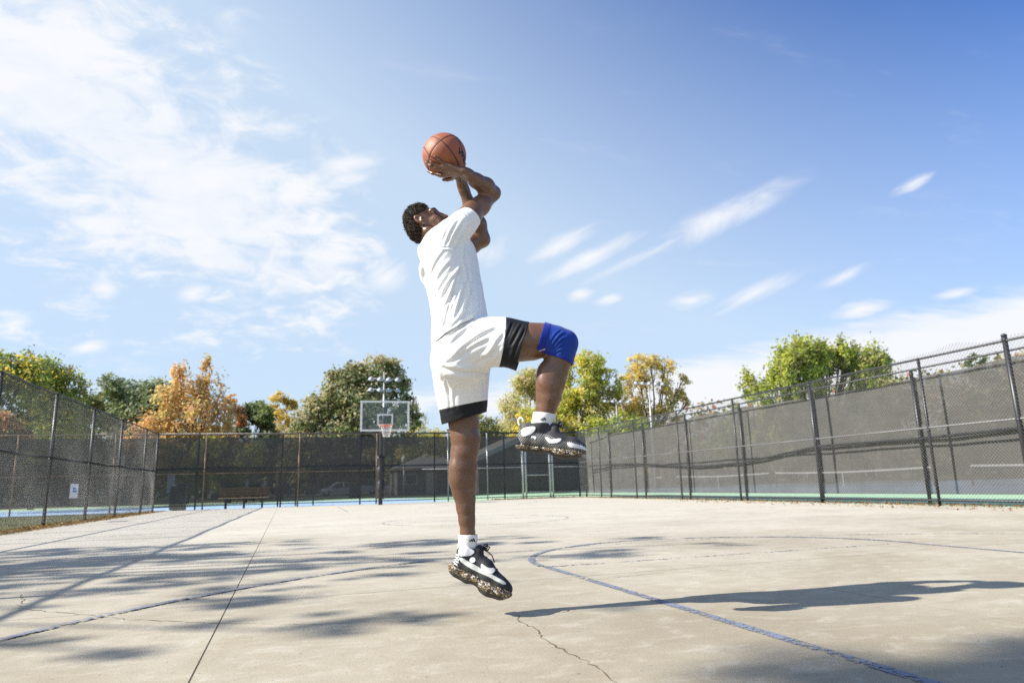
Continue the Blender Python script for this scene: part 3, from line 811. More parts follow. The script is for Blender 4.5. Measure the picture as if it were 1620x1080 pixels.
# floodlights
M_lamp = pm('grey_white_lamp_housing', (0.36, 0.37, 0.38), 0.5)
def floodlight(x, y, h, rows, label, wid=1.9, n=4):
    e = empty('floodlight_pole', (x, y, -0.03), 0.1, label, 'floodlight', 'floodlights of the tennis courts')
    tube('pole', [(0, 0, 0), (0, 0, h)], [0.085, 0.05], M_galv, e, 10)
    for rz in rows:
        tube('crossbar', [(-wid/2, 0, rz), (wid/2, 0, rz)], 0.03, M_galv, e)
        for k in range(n):
            xx = -wid/2 + wid*k/(n-1)
            bm = bmesh.new(); lathe(bm, [(0.03, 0.19), (0.08, 0.16), (0.19, 0.03), (0.21, -0.02), (0.20, -0.03)], 14)
            for v in bm.verts: v.co = Matrix.Rotation(0.5, 3, 'X') @ v.co + Vector((xx, -0.14, rz-0.08))
            mesh_bm('lamp_head', bm, M_lamp, e, True)
floodlight(4.89, 45, 8.2, (7.72, 7.02), 'pale floodlight pole with two rows of round lamps behind the backboard', 1.75)
floodlight(28.7, 60, 8.5, (8.3,), 'thin pale floodlight pole with one row of lamps left of the orange tree', 2.6)
floodlight(28.0, 52, 9.0, (8.85,), 'taller pale floodlight pole with one row of lamps before the orange tree', 2.7, 5)

# buildings
M_siding = pm('grey_siding', (0.17, 0.165, 0.155), 0.85, var=0.15, vscale=1.5)
M_roof = pm('grey_shingle_roof', (0.30, 0.30, 0.29), 0.85, var=0.15, vscale=2.0, bump=0.3, bscale=12)
M_fascia = pm('white_fascia', (0.72, 0.72, 0.70), 0.6, var=0.05)
M_glassd = pm('dark_window_glass', (0.03, 0.035, 0.04), 0.12, var=0.1)
e = empty('park_building', (12.0, 69, -0.03), 0, 'low grey building with hipped shingle roof seen through the windscreen', 'building', 'park buildings')
box('wall', (0, 0, 1.22), (7.0, 6.0, 2.44), M_siding, e)
for k in range(24): box('siding_board', (-3.45+k*0.3, -3.02, 1.22), (0.05, 0.04, 2.44), M_siding, e)
bm = bmesh.new()
pts = [(-3.9, -3.5, 2.44), (3.9, -3.5, 2.44), (3.9, 3.5, 2.44), (-3.9, 3.5, 2.44), (-0.2, 0, 3.95), (2.6, 0, 3.95)]
vs = [bm.verts.new(p) for p in pts]
for f in ((0, 1, 5, 4), (1, 2, 5), (2, 3, 4, 5), (3, 0, 4), (3, 2, 1, 0)): bm.faces.new([vs[i] for i in f])
mesh_bm('roof', bm, M_roof, e)
box('fascia', (0, -3.52, 2.42), (7.8, 0.04, 0.16), M_fascia, e)
w = box('window', (-2.2, -3.03, 1.45), (1.2, 0.08, 1.0), M_fascia, e); box('pane', (-2.2, -3.065, 1.45), (1.04, 0.03, 0.84), M_glassd, w)
d = box('door', (-0.3, -3.04, 1.05), (0.95, 0.07, 2.1), M_palepipe, e); box('handle', (0.05, -3.09, 1.0), (0.04, 0.05, 0.12), M_galv, d)
e = empty('park_building', (20.0, 63, -0.03), 0, 'larger grey gabled building with bright sloping eave behind the gate', 'building', 'park buildings')
bm = bmesh.new()
pf = [(-5.1, 0), (5.1, 0), (5.1, 3.0), (0, 5.15), (-5.1, 3.0)]
fa = [bm.verts.new((x, -3, z)) for x, z in pf]; fb = [bm.verts.new((x, 7, z)) for x, z in pf]
bm.faces.new(fa); bm.faces.new(fb[::-1])
for k in range(5): bm.faces.new((fa[k], fb[k], fb[(k+1) % 5], fa[(k+1) % 5]))
mesh_bm('wall', bm, M_siding, e)
for k in range(17):
    x = -5.0+k*0.625; hgt = 3.0+(5.1-abs(x))*0.42
    box('siding_board', (x, -3.02, hgt/2), (0.06, 0.04, hgt), M_siding, e)
for sgn in (-1, 1):
    a = math.atan2(2.15, 5.1)
    R = Matrix.Rotation(sgn*a, 3, 'Y')
    box('roof', (sgn*2.78, 2, 4.12), (6.05, 11.0, 0.16), M_roof, e, R)
    box('fascia', (sgn*2.78, -3.53, 4.08), (6.05, 0.05, 0.42), M_fascia, e, R)

# cars
M_rubber = pm('tyre_rubber', (0.02, 0.02, 0.02), 0.85)
M_alloy = pm('alloy_rim', (0.5, 0.5, 0.5), 0.3, metal=0.8)
def loft_body(name, prof_top, prof_bot, w, mat, parent, taper=0.06):
    "car body: side profile swept over the width, sides pulled in towards the top"
    bm = bmesh.new(); rows = []
    ys = [(-1.0, 0.0), (-0.97, 0.55), (-0.86, 1.0), (0.86, 1.0), (0.97, 0.55), (1.0, 0.0)]
    for x, zt, zb in [(a[0], a[1], b) for a, b in zip(prof_top, prof_bot)]:
        endk = min(1, 0.90+0.10*min(1, min(abs(x-prof_top[0][0]), abs(prof_top[-1][0]-x))/0.4))
        rows.append([bm.verts.new((x, y*w/2*endk*(1-taper*t*t), zb+(zt-zb)*(t if t < 1 else 1))) for y, t in ys])
    for A, B in zip(rows, rows[1:]):
        for k in range(len(ys)-1): bm.faces.new((A[k], A[k+1], B[k+1], B[k]))
        bm.faces.new((A[-1], A[0], B[0], B[-1]))
    bm.faces.new(rows[0]); bm.faces.new(rows[-1][::-1])
    return mesh_bm(name, bm, mat, parent, False)
def car(x, y, rz, col, label, pickup=False):
    e = empty('parked_car', (x, y, -0.03), rz, label, 'car', 'cars parked beyond the tennis courts')
    paintm = pm('car_paint', col, 0.3, var=0.04, coat=0.8)
    if pickup:
        top = [(-2.75, 0.75), (-2.7, 1.02), (-1.3, 1.08), (-1.28, 1.10), (0.0, 1.12), (1.0, 1.12), (1.1, 1.10), (2.4, 1.02), (2.7, 0.85), (2.78, 0.65)]
        bot = [0.5, 0.42, 0.38, 0.38, 0.38, 0.38, 0.38, 0.38, 0.42, 0.5]
        cab = [(-1.15, 1.10), (-0.95, 1.78), (0.35, 1.82), (1.15, 1.10)]; wx = (-1.75, 1.75); R_, wd = 0.40, 1.95
    else:
        top = [(-2.3, 0.62), (-2.25, 0.88), (-1.6, 0.98), (-0.9, 0.98), (0.0, 0.96), (0.9, 0.93), (1.5, 0.86), (2.1, 0.74), (2.3, 0.58)]
        bot = [0.42, 0.28, 0.22, 0.20, 0.20, 0.20, 0.22, 0.28, 0.36]
        cab = [(-1.75, 0.97), (-0.75, 1.42), (0.25, 1.44), (1.15, 0.91)]; wx = (-1.35, 1.42); R_, wd = 0.32, 1.78
    loft_body('body', top, bot, wd, paintm, e)
    def cabin(name, sc, dz, mat, parent, roof=False):
        bm = bmesh.new()
        c0 = [(px, pz) for px, pz in cab]; mx = sum(p[0] for p in c0)/4
        L, Rr = [], []
        for i, (px, pz) in enumerate(c0):
            hw = wd/2*(0.90 if i in (0, 3) else 0.74)
            px = mx+(px-mx)*sc; zz = pz+dz*(1 if i in (1, 2) else 0)
            L.append(bm.verts.new((px, -hw*sc, zz))); Rr.append(bm.verts.new((px, hw*sc, zz)))
        for k in range(3): bm.faces.new((L[k], L[k+1], Rr[k+1], Rr[k]))
        bm.faces.new(L); bm.faces.new(Rr[::-1]); bm.faces.new((L[0], Rr[0], Rr[3], L[3]))
        return mesh_bm(name, bm, mat, parent)
    cabin('window', 0.985, -0.01, M_glassd, e)
    bm = bmesh.new()
    for sgn in (-1, 1):
        for (a, b) in ((0, 1), (2, 3)):
            pa, pb = cab[a], cab[b]
            ha = wd/2*(0.90 if a in (0, 3) else 0.74)*sgn; hb = wd/2*(0.90 if b in (0, 3) else 0.74)*sgn
            tube_bm(bm, [(pa[0], ha, pa[1]), (pb[0], hb, pb[1])], 0.045, 6)
        mxx = (cab[1][0]+cab[2][0])/2-0.1
        tube_bm(bm, [(mxx, wd/2*0.9*sgn, cab[0][1]), (mxx, wd/2*0.745*sgn, cab[1][1])], 0.04, 6)
    bx(bm, ((cab[1][0]+cab[2][0])/2, 0, cab[1][1]+0.01), (cab[2][0]-cab[1][0]+0.12, wd*0.76, 0.07), bevel=0.025)
    mesh_bm('roof', bm, paintm, e)
    for wxx in wx:
        for sgn in (-1, 1):
            t = tube('tyre', [(wxx, sgn*(wd/2-0.20), R_), (wxx, sgn*(wd/2+0.01), R_)], R_, M_rubber, e, 20)
            tube('rim', [(wxx, sgn*(wd/2-0.10), R_), (wxx, sgn*(wd/2+0.018), R_)], R_*0.62, M_alloy, t, 14)
    for sgn in (-1, 1):
        box('headlight', (top[-1][0]-0.12, sgn*wd*0.36, top[-2][1]-0.06), (0.22, 0.34, 0.14), M_white, e, bevel=0.03)
        box('mirror', (cab[3][0]-0.2, sgn*(wd/2+0.06), cab[3][1]+0.1), (0.12, 0.18, 0.13), paintm, e, bevel=0.03)
    return e
car(3.9, 80, PI+0.12, (0.62, 0.63, 0.65), 'silver grey sedan parked beyond the tennis courts, left of the hoop pole')
car(7.0, 85, PI+0.05, (0.82, 0.82, 0.81), 'white pickup truck parked behind the silver sedan', True)

# ================================================================== TREES
M_bark = pm('tree_bark', (0.095, 0.070, 0.050), 0.9, var=0.3, vscale=9, bump=0.8, bscale=18)
M_barkp = pm('pale_tree_bark', (0.22, 0.19, 0.15), 0.9, var=0.3, vscale=7, bump=0.6, bscale=18)
LM = {}
def lm(key):
    C = dict(green=(0.22, 0.27, 0.085), dkgreen=(0.13, 0.17, 0.065), greyg=(0.31, 0.35, 0.21), olive=(0.44, 0.39, 0.17), tan=(0.62, 0.53, 0.32),
             brgreen=(0.34, 0.41, 0.07), lime=(0.50, 0.52, 0.09), yellow=(0.78, 0.60, 0.09), gold=(0.82, 0.60, 0.20), orange=(0.80, 0.49, 0.21), rust=(0.46, 0.18, 0.08), pale=(0.68, 0.60, 0.26), pinkor=(0.76, 0.46, 0.27))
    if key not in LM: LM[key] = leafmat('leaf_'+key, C[key], 0.5, 0.28)
    return LM[key]
def tree(name, x, y, h_trunk, r_trunk, lobes, n, size, mats, weights, label, seed, cat='tree', group='trees behind the fences', tuft=0.0, bark=None, twigs=True, hollow=0.55, limb=1.0):
    "trunk with limbs to every lobe; crown of single leaf faces gathered into sprays"
    R = np.random.default_rng(seed)
    e = empty(name, (x, y, -0.05), 0, label, cat, group)
    bark = bark or M_bark
    L = np.array([(*c, *( (r, r, r) if not hasattr(r, '__len__') else r)) for c, r in lobes], float)
    # wood
    bm = bmesh.new()
    top = Vector((0.1*R.normal(), 0.1*R.normal(), h_trunk))
    tube_bm(bm, [(0, 0, -0.1), (0.02, 0.0, h_trunk*0.4), top], [r_trunk*1.35, r_trunk, r_trunk*0.8], 9)
    for lb in (L[::6] if len(L) > 80 else L):
        c = Vector(lb[:3]); st = Vector((top.x*0.6, top.y*0.6, h_trunk*R.uniform(0.75, 1.0)))
        if c.z < st.z: st.z = max(0.5, c.z*0.8)
        mid = st.lerp(c, 0.5) + Vector(R.normal(0, 0.12, 3))*lb[3]
        rr = r_trunk*0.42*limb
        tube_bm(bm, [st, mid, c, c+Vector((0, 0, lb[5]*0.6))], [rr, rr*0.6, rr*0.35, rr*0.1], 6)
        if twigs:
            for q in range(7):
                d = R.normal(size=3); d[2] = abs(d[2])*0.8+0.1; d /= np.linalg.norm(d)
                a = mid.lerp(c, R.uniform(0.2, 1.0)); b_ = c + Vector(d*lb[3:6]*0.92)
                m2 = a.lerp(b_, 0.5)+Vector(R.normal(0, 0.08, 3))*lb[3]
                tube_bm(bm, [a, m2, b_], [rr*0.3, rr*0.18, rr*0.05], 4, False)
    mesh_bm('trunk', bm, bark, e, True)
    # sprays of leaves
    vol = (L[:, 3]*L[:, 4]*L[:, 5])**(2/3); pk = vol/vol.sum()
    ns = max(40, n//26)
    li = R.choice(len(L), ns, p=pk)
    d = R.normal(size=(ns, 3)); d /= np.linalg.norm(d, axis=1)[:, None]
    rad = hollow + (1.03-hollow)*R.random(ns)**0.6
    sc = L[li, :3] + d*L[li, 3:6]*rad[:, None]
    ssz = (L[li, 3]*0.20)*R.uniform(0.6, 1.4, ns)
    k = R.integers(0, ns, n)
    g = R.normal(size=(n, 3))*ssz[k][:, None]
    if tuft: g[:, 2] = g[:, 2]*(1+tuft) + np.abs(g[:, 2])*tuft; g[:, :2] *= 0.8
    else: g[:, 2] *= 0.75
    c = sc[k]+g
    keep = c[:, 2] > 0.3
    c = c[keep]; k = k[keep]; m = len(c)
    nrm = R.normal(size=(m, 3))*0.75; od = c-L[li[k], :3]; od /= np.maximum(np.linalg.norm(od, axis=1), 1e-6)[:, None]; nrm += od*0.9; nrm[:, 2] += 0.45; nrm /= np.linalg.norm(nrm, axis=1)[:, None]
    t = R.normal(size=(m, 3)); t -= nrm*(t*nrm).sum(1)[:, None]; t /= np.linalg.norm(t, axis=1)[:, None]
    b = np.cross(nrm, t)
    s = size*R.uniform(0.55, 1.35, m)[:, None]
    V = np.stack([c-t*s, c-b*s*0.55, c+t*s, c+b*s*0.55+nrm*s*0.2], 1).reshape(-1, 3)
    F = np.arange(4*m).reshape(-1, 4)
    ms = R.choice(len(mats), ns, p=np.array(weights)/sum(weights))[k]
    sw = R.random(m) < 0.25
    ms = np.where(sw, R.choice(len(mats), m, p=np.array(weights)/sum(weights)), ms)
    mesh_np('crown', V, F, None, e, mats=[lm(q) for q in mats], midx=ms)
    return e
def blob(R, cx, cz, hw, hh, n, rr=0.36, dy=0.7):
    "lobes filling an egg-shaped outline"
    o = []
    for k in range(n):
        for _ in range(30):
            x, y, z = R.uniform(-1, 1, 3)
            if x*x+y*y+z*z < 1: break
        f = math.sqrt(x*x+y*y+z*z); q = 0.72/max(f, 0.35) if f > 0.35 else 1
        q = min(q, 1.0/max(f, 1e-3)*0.72)
        r = hw*rr*R.uniform(0.75, 1.15)
        o.append(((cx+x*q*hw*0.95, y*q*hw*dy, cz+z*q*hh*0.95), (r, r, r*0.85)))
    return o
def simple(name, u, v, top, bot, w, n, size, mats, wts, label, seed, nl=12, **kw):
    R = np.random.default_rng(seed+500); cz = (top+bot)/2; hh = (top-bot)/2
    rr_ = 0.36 if w > 5 else (0.42 if w > 3.5 else 0.52)
    return tree(name, u, v, max(1.0, bot+hh*0.4), max(0.12, w*0.028), blob(R, 0, cz, w/2, hh, nl, rr_), n, size, mats, wts, label, seed, **kw)

simple('yellow_green_tree', -15.6, 42, 9.3, 2.2, 4.6, 14000, 0.10, ['brgreen', 'yellow', 'green', 'dkgreen'], [3, 2, 3, 2], 'tall yellow and green tree at the left edge behind the fence', 1, 14)
simple('yellow_green_tree', -15.4, 48, 9.3, 2.5, 4.9, 17000, 0.10, ['brgreen', 'green', 'yellow', 'olive'], [4, 4, 1.3, 2], 'rounded yellow green tree rising above the left fence rail', 2, 16)
simple('green_tree', -14.4, 54, 8.1, 3.0, 2.9, 6000, 0.11, ['green', 'olive', 'dkgreen'], [3, 3, 2], 'small dark olive tree between the yellow green and the grey green trees', 3, 8)
simple('russet_bush', -14.0, 38, 5.4, 0.4, 3.6, 7000, 0.10, ['rust', 'olive', 'dkgreen', 'orange'], [3, 3, 3, 1], 'russet brown shrub seen through the left chain link', 4, 10, cat='shrub')
R0 = np.random.default_rng(77)
tree('grey_green_tree', -13.4, 62, 5.0, 0.35, blob(R0, 0.0, 7.0, 4.3, 4.1, 22, 0.33), 17000, 0.17, ['greyg', 'green', 'dkgreen'], [6, 3, 2], 'broad grey green tree left of the orange tree', 5)
simple('green_tree', -18.6, 60, 7.5, 1.5, 6.0, 8000, 0.17, ['greyg', 'dkgreen', 'green'], [4, 3, 3], 'low grey green tree behind the left chain link', 6, 12)
# wispy orange tree with two leaders
lo = [((-0.9, 0, 8.6), (0.7, 0.7, 1.1)), ((0.75, 0, 8.7), (0.55, 0.6, 1.5)), ((-0.2, 0.3, 7.4), (1.1, 1, 1)), ((1.3, 0, 7.4), (1.0, 0.9, 1.2)), ((-1.6, 0, 7.0), (1.0, 0.9, 1.1)),
      ((0.4, -0.4, 6.2), (1.3, 1.2, 1.1)), ((2.0, 0.2, 6.0), (0.9, 0.9, 1.0)), ((-2.1, 0.3, 5.4), (1.2, 1.1, 1.0)), ((1.2, -0.3, 4.8), (1.2, 1, 1)), ((-0.6, 0, 4.8), (1.3, 1, 1)), ((-3.0, 0, 4.4), (1.3, 1, 0.8)), ((2.2, 0, 4.2), (1.1, 1, 1)), ((-1.4, 0, 3.2), (1.6, 1, 1)), ((1.0, 0, 3.0), (1.6, 1, 1))]
tree('orange_tree', -7.6, 52, 4.2, 0.16, lo, 15000, 0.115, ['orange', 'pinkor', 'gold', 'rust', 'pale'], [4, 2.5, 3, 0.4, 2.0], 'wispy orange tree with two pointed tops behind the far left corner', 7, hollow=0.25, tuft=0.4, limb=0.8)
simple('yellow_shrub', -4.7, 50, 5.6, 0.8, 4.6, 7500, 0.12, ['lime', 'brgreen', 'yellow', 'green'], [3, 4, 2, 3], 'bright yellow green bush below the orange tree', 8, 12, cat='shrub')
simple('yellow_shrub', -7.6, 47, 4.6, 0.5, 4.0, 5000, 0.12, ['orange', 'olive', 'gold', 'brgreen'], [3, 2, 2, 2], 'orange and olive bush just above the far fence rail', 9, 9, cat='shrub')
simple('orange_tree', -5.5, 58, 8.8, 4.0, 2.2, 2400, 0.12, ['orange', 'pinkor', 'rust'], [4, 2, 1], 'small reddish orange tree right of the wispy orange tree', 10, 7, hollow=0.3)
simple('green_tree', -3.7, 58, 8.5, 0.6, 3.6, 9000, 0.15, ['green', 'dkgreen', 'greyg'], [5, 2, 3], 'compact dark green tree between the orange trees and the oak', 11, 20)
simple('yellow_tree', -2.3, 70, 10.9, 4.6, 2.7, 4200, 0.13, ['gold', 'yellow', 'pale'], [3, 3, 2], 'slender golden topped tree just left of the large oak', 12, 13, hollow=0.3, bark=M_barkp)
simple('pale_bush', -1.8, 66, 7.2, 2.0, 3.2, 2600, 0.12, ['pale', 'tan', 'olive'], [3, 3, 2], 'thin pale bush below the slender golden tree', 13, 7, hollow=0.2, cat='shrub')
# the big oak
ob = [((-3.9, 0, 5.6), 1.35), ((-2.7, 0.4, 7.2), 1.5), ((-1.3, -0.2, 8.6), 1.6), ((0.1, 0.2, 9.2), 1.5), ((1.5, 0, 10.2), 1.35), ((2.6, -0.1, 10.3), 1.15), ((3.4, 0.2, 9.0), 1.15), ((-1.6, 0.5, 6.6), 1.8),
      ((0.2, -0.6, 7.2), 1.8), ((1.9, 0.3, 7.9), 1.4), ((3.9, 0.0, 7.3), 1.1), ((4.55, 0.2, 6.2), 0.85), ((3.0, -0.3, 6.0), 1.2), ((-3.3, -0.3, 4.2), 1.5), ((-1.2, -0.6, 4.7), 1.6), ((0.9, 0.3, 5.3), 1.5),
      ((4.2, 0, 4.6), 0.85), ((2.5, 0.2, 4.2), 1.0), ((-4.6, 0.3, 3.6), 1.2), ((-0.2, 0.2, 10.1), 0.9), ((-1.6, 0.1, 9.7), 0.75)]
tree('oak_tree', 3.9, 56, 4.6, 0.34, [(c, r*0.88) for c, r in ob], 27000, 0.15, ['olive', 'tan', 'green', 'greyg', 'dkgreen'], [5, 3.2, 3.4, 1.5, 2], 'large spreading olive green oak behind the backboard', 14, hollow=0.35)
simple('bare_tree', 13.6, 80, 10.2, 5.2, 3.4, 500, 0.10, ['tan', 'pale'], [1, 1], 'nearly bare pale tree just left of the shooter', 15, 8, bark=M_barkp)
simple('yellow_shrub', 11.8, 70, 7.3, 2.0, 6.0, 5000, 0.13, ['lime', 'yellow', 'brgreen', 'pale'], [3, 3, 2, 2], 'low yellow green trees just above the far rail left of the shooter', 16, 12)
simple('yellow_tree', 20.0, 76, 11.4, 2.0, 7.6, 14000, 0.14, ['olive', 'lime', 'pale', 'green'], [3, 2, 2, 3], 'olive yellow tree right behind the standing leg', 17, 12)
simple('yellow_tree', 23.6, 72, 14.0, 5.0, 8.2, 13000, 0.135, ['pale', 'lime', 'tan'], [3, 2, 2], 'pale thin leaved tree behind the raised leg', 18, 12, hollow=0.3, bark=M_barkp)
R1 = np.random.default_rng(91)
yb = blob(R1, 0.2, 11.6, 3.6, 3.5, 18, 0.36) + blob(R1, -0.6, 7.2, 4.6, 2.9, 15, 0.38) + blob(R1, 3.4, 10.8, 2.6, 3.0, 10, 0.38)
tree('yellow_tree', 27.0, 66, 5.2, 0.26, yb, 30000, 0.145, ['yellow', 'lime', 'pale', 'brgreen'], [3, 4, 2.2, 2.5], 'tall yellow and lime tree right of the raised knee', 19, hollow=0.3, bark=M_barkp)
simple('yellow_shrub', 22.0, 64, 9.4, 1.5, 5.6, 12000, 0.13, ['yellow', 'lime', 'gold'], [4, 4, 1], 'bright yellow bush between the two shoes and the raised shin', 20, 12, cat='shrub')
simple('green_tree', 29.6, 62, 7.9, 1.5, 8.0, 14000, 0.14, ['brgreen', 'lime', 'green'], [4, 4, 2], 'rounded light green tree low on the right of the raised shoe', 21, 14)
gb = [((-1.5, 0, 13.2), 1.5), ((0.2, 0, 13.8), 1.25), ((2.0, 0.2, 13.2), 1.4), ((-2.9, 0, 11.2), 1.3), ((-0.6, 0.3, 11.4), 1.4), ((1.6, 0, 11.0), 1.3), ((-3.6, 0, 9.0), 1.5), ((-1.8, 0, 8.8), 1.7), ((0.8, -0.2, 8.2), 1.4), ((2.8, 0, 9.6), 1.1), ((4.2, 0, 12.0), 0.8), ((3.7, 0.1, 10.2), 0.9),
      ((-2.6, 0, 6.6), 1.7), ((0.4, 0, 6.4), 1.6), ((3.0, 0, 7.0), 1.2), ((4.4, 0, 9.2), 0.7)]
tree('gold_tree', 36.9, 68, 6.0, 0.30, [(c, r*0.86) for c, r in gb], 13000, 0.135, ['gold', 'yellow', 'pale', 'olive'], [4, 3.5, 3, 0.8], 'golden orange open crowned tree behind the floodlight poles', 22, hollow=0.3, limb=1.1)
simple('brown_tree', 42.8, 76, 9.4, 2.5, 5.2, 5000, 0.13, ['rust', 'olive', 'tan'], [2, 3, 2], 'low brownish tree right of the golden tree', 23, 9)
# upright tufted green tree on the right
R2_ = np.random.default_rng(95)
tb = []
for k in range(54):
    x = R2_.uniform(-7.8, 6.4); env = max(6.0, 12.8 - 0.046*(x-1.4)**2 - R2_.uniform(0, 0.9))
    z = env-R2_.uniform(0.8, 1.4) if k % 2 == 0 else R2_.uniform(3.6, env-0.9)
    tb.append(((x, R2_.uniform(-2.2, 2.2), z), (0.85, 0.85, 1.3)))
tree('upright_green_tree', 43.8, 50, 3.5, 0.30, tb, 40000, 0.155, ['lime', 'brgreen', 'green', 'olive'], [5, 3.5, 1.5, 2], 'large bright green tree of upright tufts above the right windscreen', 24, tuft=0.8, hollow=0.4)
simple('green_tree', 44.6, 60, 10.4, 4.0, 5.6, 2600, 0.12, ['brgreen', 'pale', 'green'], [3, 2, 2], 'sparse light green tree left of the tufted tree', 25, 9, hollow=0.2)
simple('green_tree', 57.5, 58, 12.6, 4.0, 9.0, 8000, 0.15, ['green', 'olive', 'lime'], [3, 3, 1], 'dark and light green tree right of the tufted tree', 26, 12)
simple('evergreen_tree', 76.0, 60, 15.6, 4.0, 4.6, 4500, 0.16, ['dkgreen', 'green'], [3, 1], 'small dark evergreen peeking over the windscreen at far right', 27, 9)
# fill behind the windscreens
R3 = np.random.default_rng(33)
fillc = (['green', 'dkgreen', 'olive'], ['olive', 'tan', 'dkgreen'], ['brgreen', 'green', 'olive'], ['dkgreen', 'rust', 'green'])
fl_ = [(-34, 66), (-27, 70), (-21, 74), (-9, 80), (1, 84), (9, 92), (17, 90), (26, 86), (34, 84), (44, 80), (50, 72), (56, 66), (62, 50), (66, 42), (67, 33), (68, 24), (66, 14), (68, 4)]
for k, (u, v) in enumerate(fl_):
    mt = fillc[k % 4]
    simple('background_tree', u, v, R3.uniform(6.6, 8.0) if u < 48 else R3.uniform(7.0, 9.0), 0.8, R3.uniform(8.5, 11), 5200, 0.24, mt, [3, 3, 2], ('dull green tree in the row that shows dimly through the far windscreen' if u < 48 else 'dull green tree in the row that shows dimly through the right windscreen'), 60+k, 9, group=('row of trees dim behind the far windscreen' if u < 48 else 'row of trees dim behind the right windscreen'), twigs=False)
# wooded rise far on the right, one mass
def woods(name, pts, n, size, mats, seed):
    R = np.random.default_rng(seed); P = np.array(pts, float)
    t = R.random(n)*(len(P)-1); i = t.astype(int); f = (t-i)[:, None]
    c = P[i]*(1-f)+P[i+1]*f
    bump_ = 1+0.16*np.sin(c[:, 0]*0.5)+0.1*np.sin(c[:, 0]*1.3+c[:, 1])
    z = c[:, 2]*bump_*R.random(n)**0.55
    q = np.stack([c[:, 0]+R.normal(0, 2.2, n), c[:, 1]+R.normal(0, 3.5, n), z], 1)
    nrm = R.normal(size=(n, 3)); nrm[:, 2] += 0.5; nrm /= np.linalg.norm(nrm, axis=1)[:, None]
    tt = R.normal(size=(n, 3)); tt -= nrm*(tt*nrm).sum(1)[:, None]; tt /= np.linalg.norm(tt, axis=1)[:, None]
    b = np.cross(nrm, tt); s = size*R.uniform(0.6, 1.3, n)[:, None]
    V = np.stack([q-tt*s, q-b*s*0.7, q+tt*s, q+b*s*0.7], 1).reshape(-1, 3)
    o = mesh_np(name, V, np.arange(4*n).reshape(-1, 4), None, mats=[lm(m) for m in mats], midx=R.integers(0, len(mats), n)); o['kind'] = 'stuff'
woods('distant_woods', [(-90, 130, 9), (-40, 135, 10), (0, 140, 9), (50, 135, 11), (95, 118, 15), (122, 100, 18.5), (140, 92, 19), (160, 80, 20), (190, 60, 22), (210, 20, 24)], 42000, 0.5, ['rust', 'olive', 'tan', 'green', 'dkgreen'], 5)

woods('wooded_backdrop', [(-70, -30, 7.0), (-80, 20, 7.0), (-80, 65, 6.0), (-60, 92, 5.2), (-30, 96, 5.4), (0, 99, 5.6), (25, 97, 5.6), (45, 93, 5.4), (62, 82, 5.4), (74, 62, 5.6), (78, 40, 5.8), (78, 15, 5.8), (74, -8, 5.8)], 80000, 0.42, ['dkgreen', 'olive', 'green', 'dkgreen'], 6)

# trees outside the picture on the left; their crowns cast the leafy shade on the court
RA = np.random.default_rng(41)
la = []
for q in range(300):
    x = RA.uniform(-3.6, 2.8); y = RA.uniform(-2.1, 2.6); z = 8.0+RA.uniform(-1.9, 1.9)
    if RA.random() < 0.26+0.12*x: continue
    la.append(((x, y, z), RA.uniform(0.14, 0.44)))
la += [((3.4+RA.uniform(-1.6, 2.2), RA.uniform(-2.4, 1.2), 9.2+RA.uniform(-1, 0.8)), RA.uniform(0.14, 0.40)) for _ in range(26)]
la += [((1.0+RA.uniform(-3.5, 2.8), -3.0+RA.uniform(-1.2, 0.7), 8.6+RA.uniform(-1, 1)), RA.uniform(0.12, 0.34)) for _ in range(32)]
la += [((0.2+RA.uniform(-2.5, 3.0), -4.3+RA.uniform(-0.9, 0.7), 8.0+RA.uniform(-1.2, 1.2)), RA.uniform(0.10, 0.28)) for _ in range(18)]
tree('shade_tree', -14.05, 8.37, 5.0, 0.22, la, 21000, 0.062, ['green', 'brgreen', 'olive'], [3, 3, 1], 'leafy tree left of the court whose shade falls on the slabs', 42, group='shade trees left of the court', hollow=0.15, twigs=False, limb=0.5)
lb_ = [((RA.uniform(-1.7, 2.4), RA.uniform(-0.6, 0.6), 14.8+RA.uniform(-1.3, 1.3)), RA.uniform(0.45, 0.8)) for _ in range(14)]
tree('shade_tree', -17.0, 2.25, 12.5, 0.2, lb_, 5200, 0.11, ['green', 'brgreen', 'olive'], [3, 3, 1], 'tall leafy tree left of the court that shades its near right corner', 43, group='shade trees left of the court', hollow=0.2)
# ================================================================== THE SHOOTER
# local frame of the figure: X towards the hoop side, Y away from the photographer, Z up; metres
PD0 = 3.75
_c, _s = math.cos(CAM_YAW), math.sin(CAM_YAW)
_R2, _U2, _W2 = [np.array([_c*v.x+_s*v.y, -_s*v.x+_c*v.y, v.z]) for v in (r2, u2, fwd)]
def pp(px, py, Y=0.0):
    "measured point: position in the photograph (1620 x 1080) at a chosen distance Y behind the take-off plane"
    d = _W2 + (px-810)/1080*_R2 - (py-540)/1080*_U2
    t = (PD0+Y)/d[1]
    p = np.array([0, 0, CAM_Z]) + d*t
    return np.array([p[0], p[1]-PD0, p[2]])

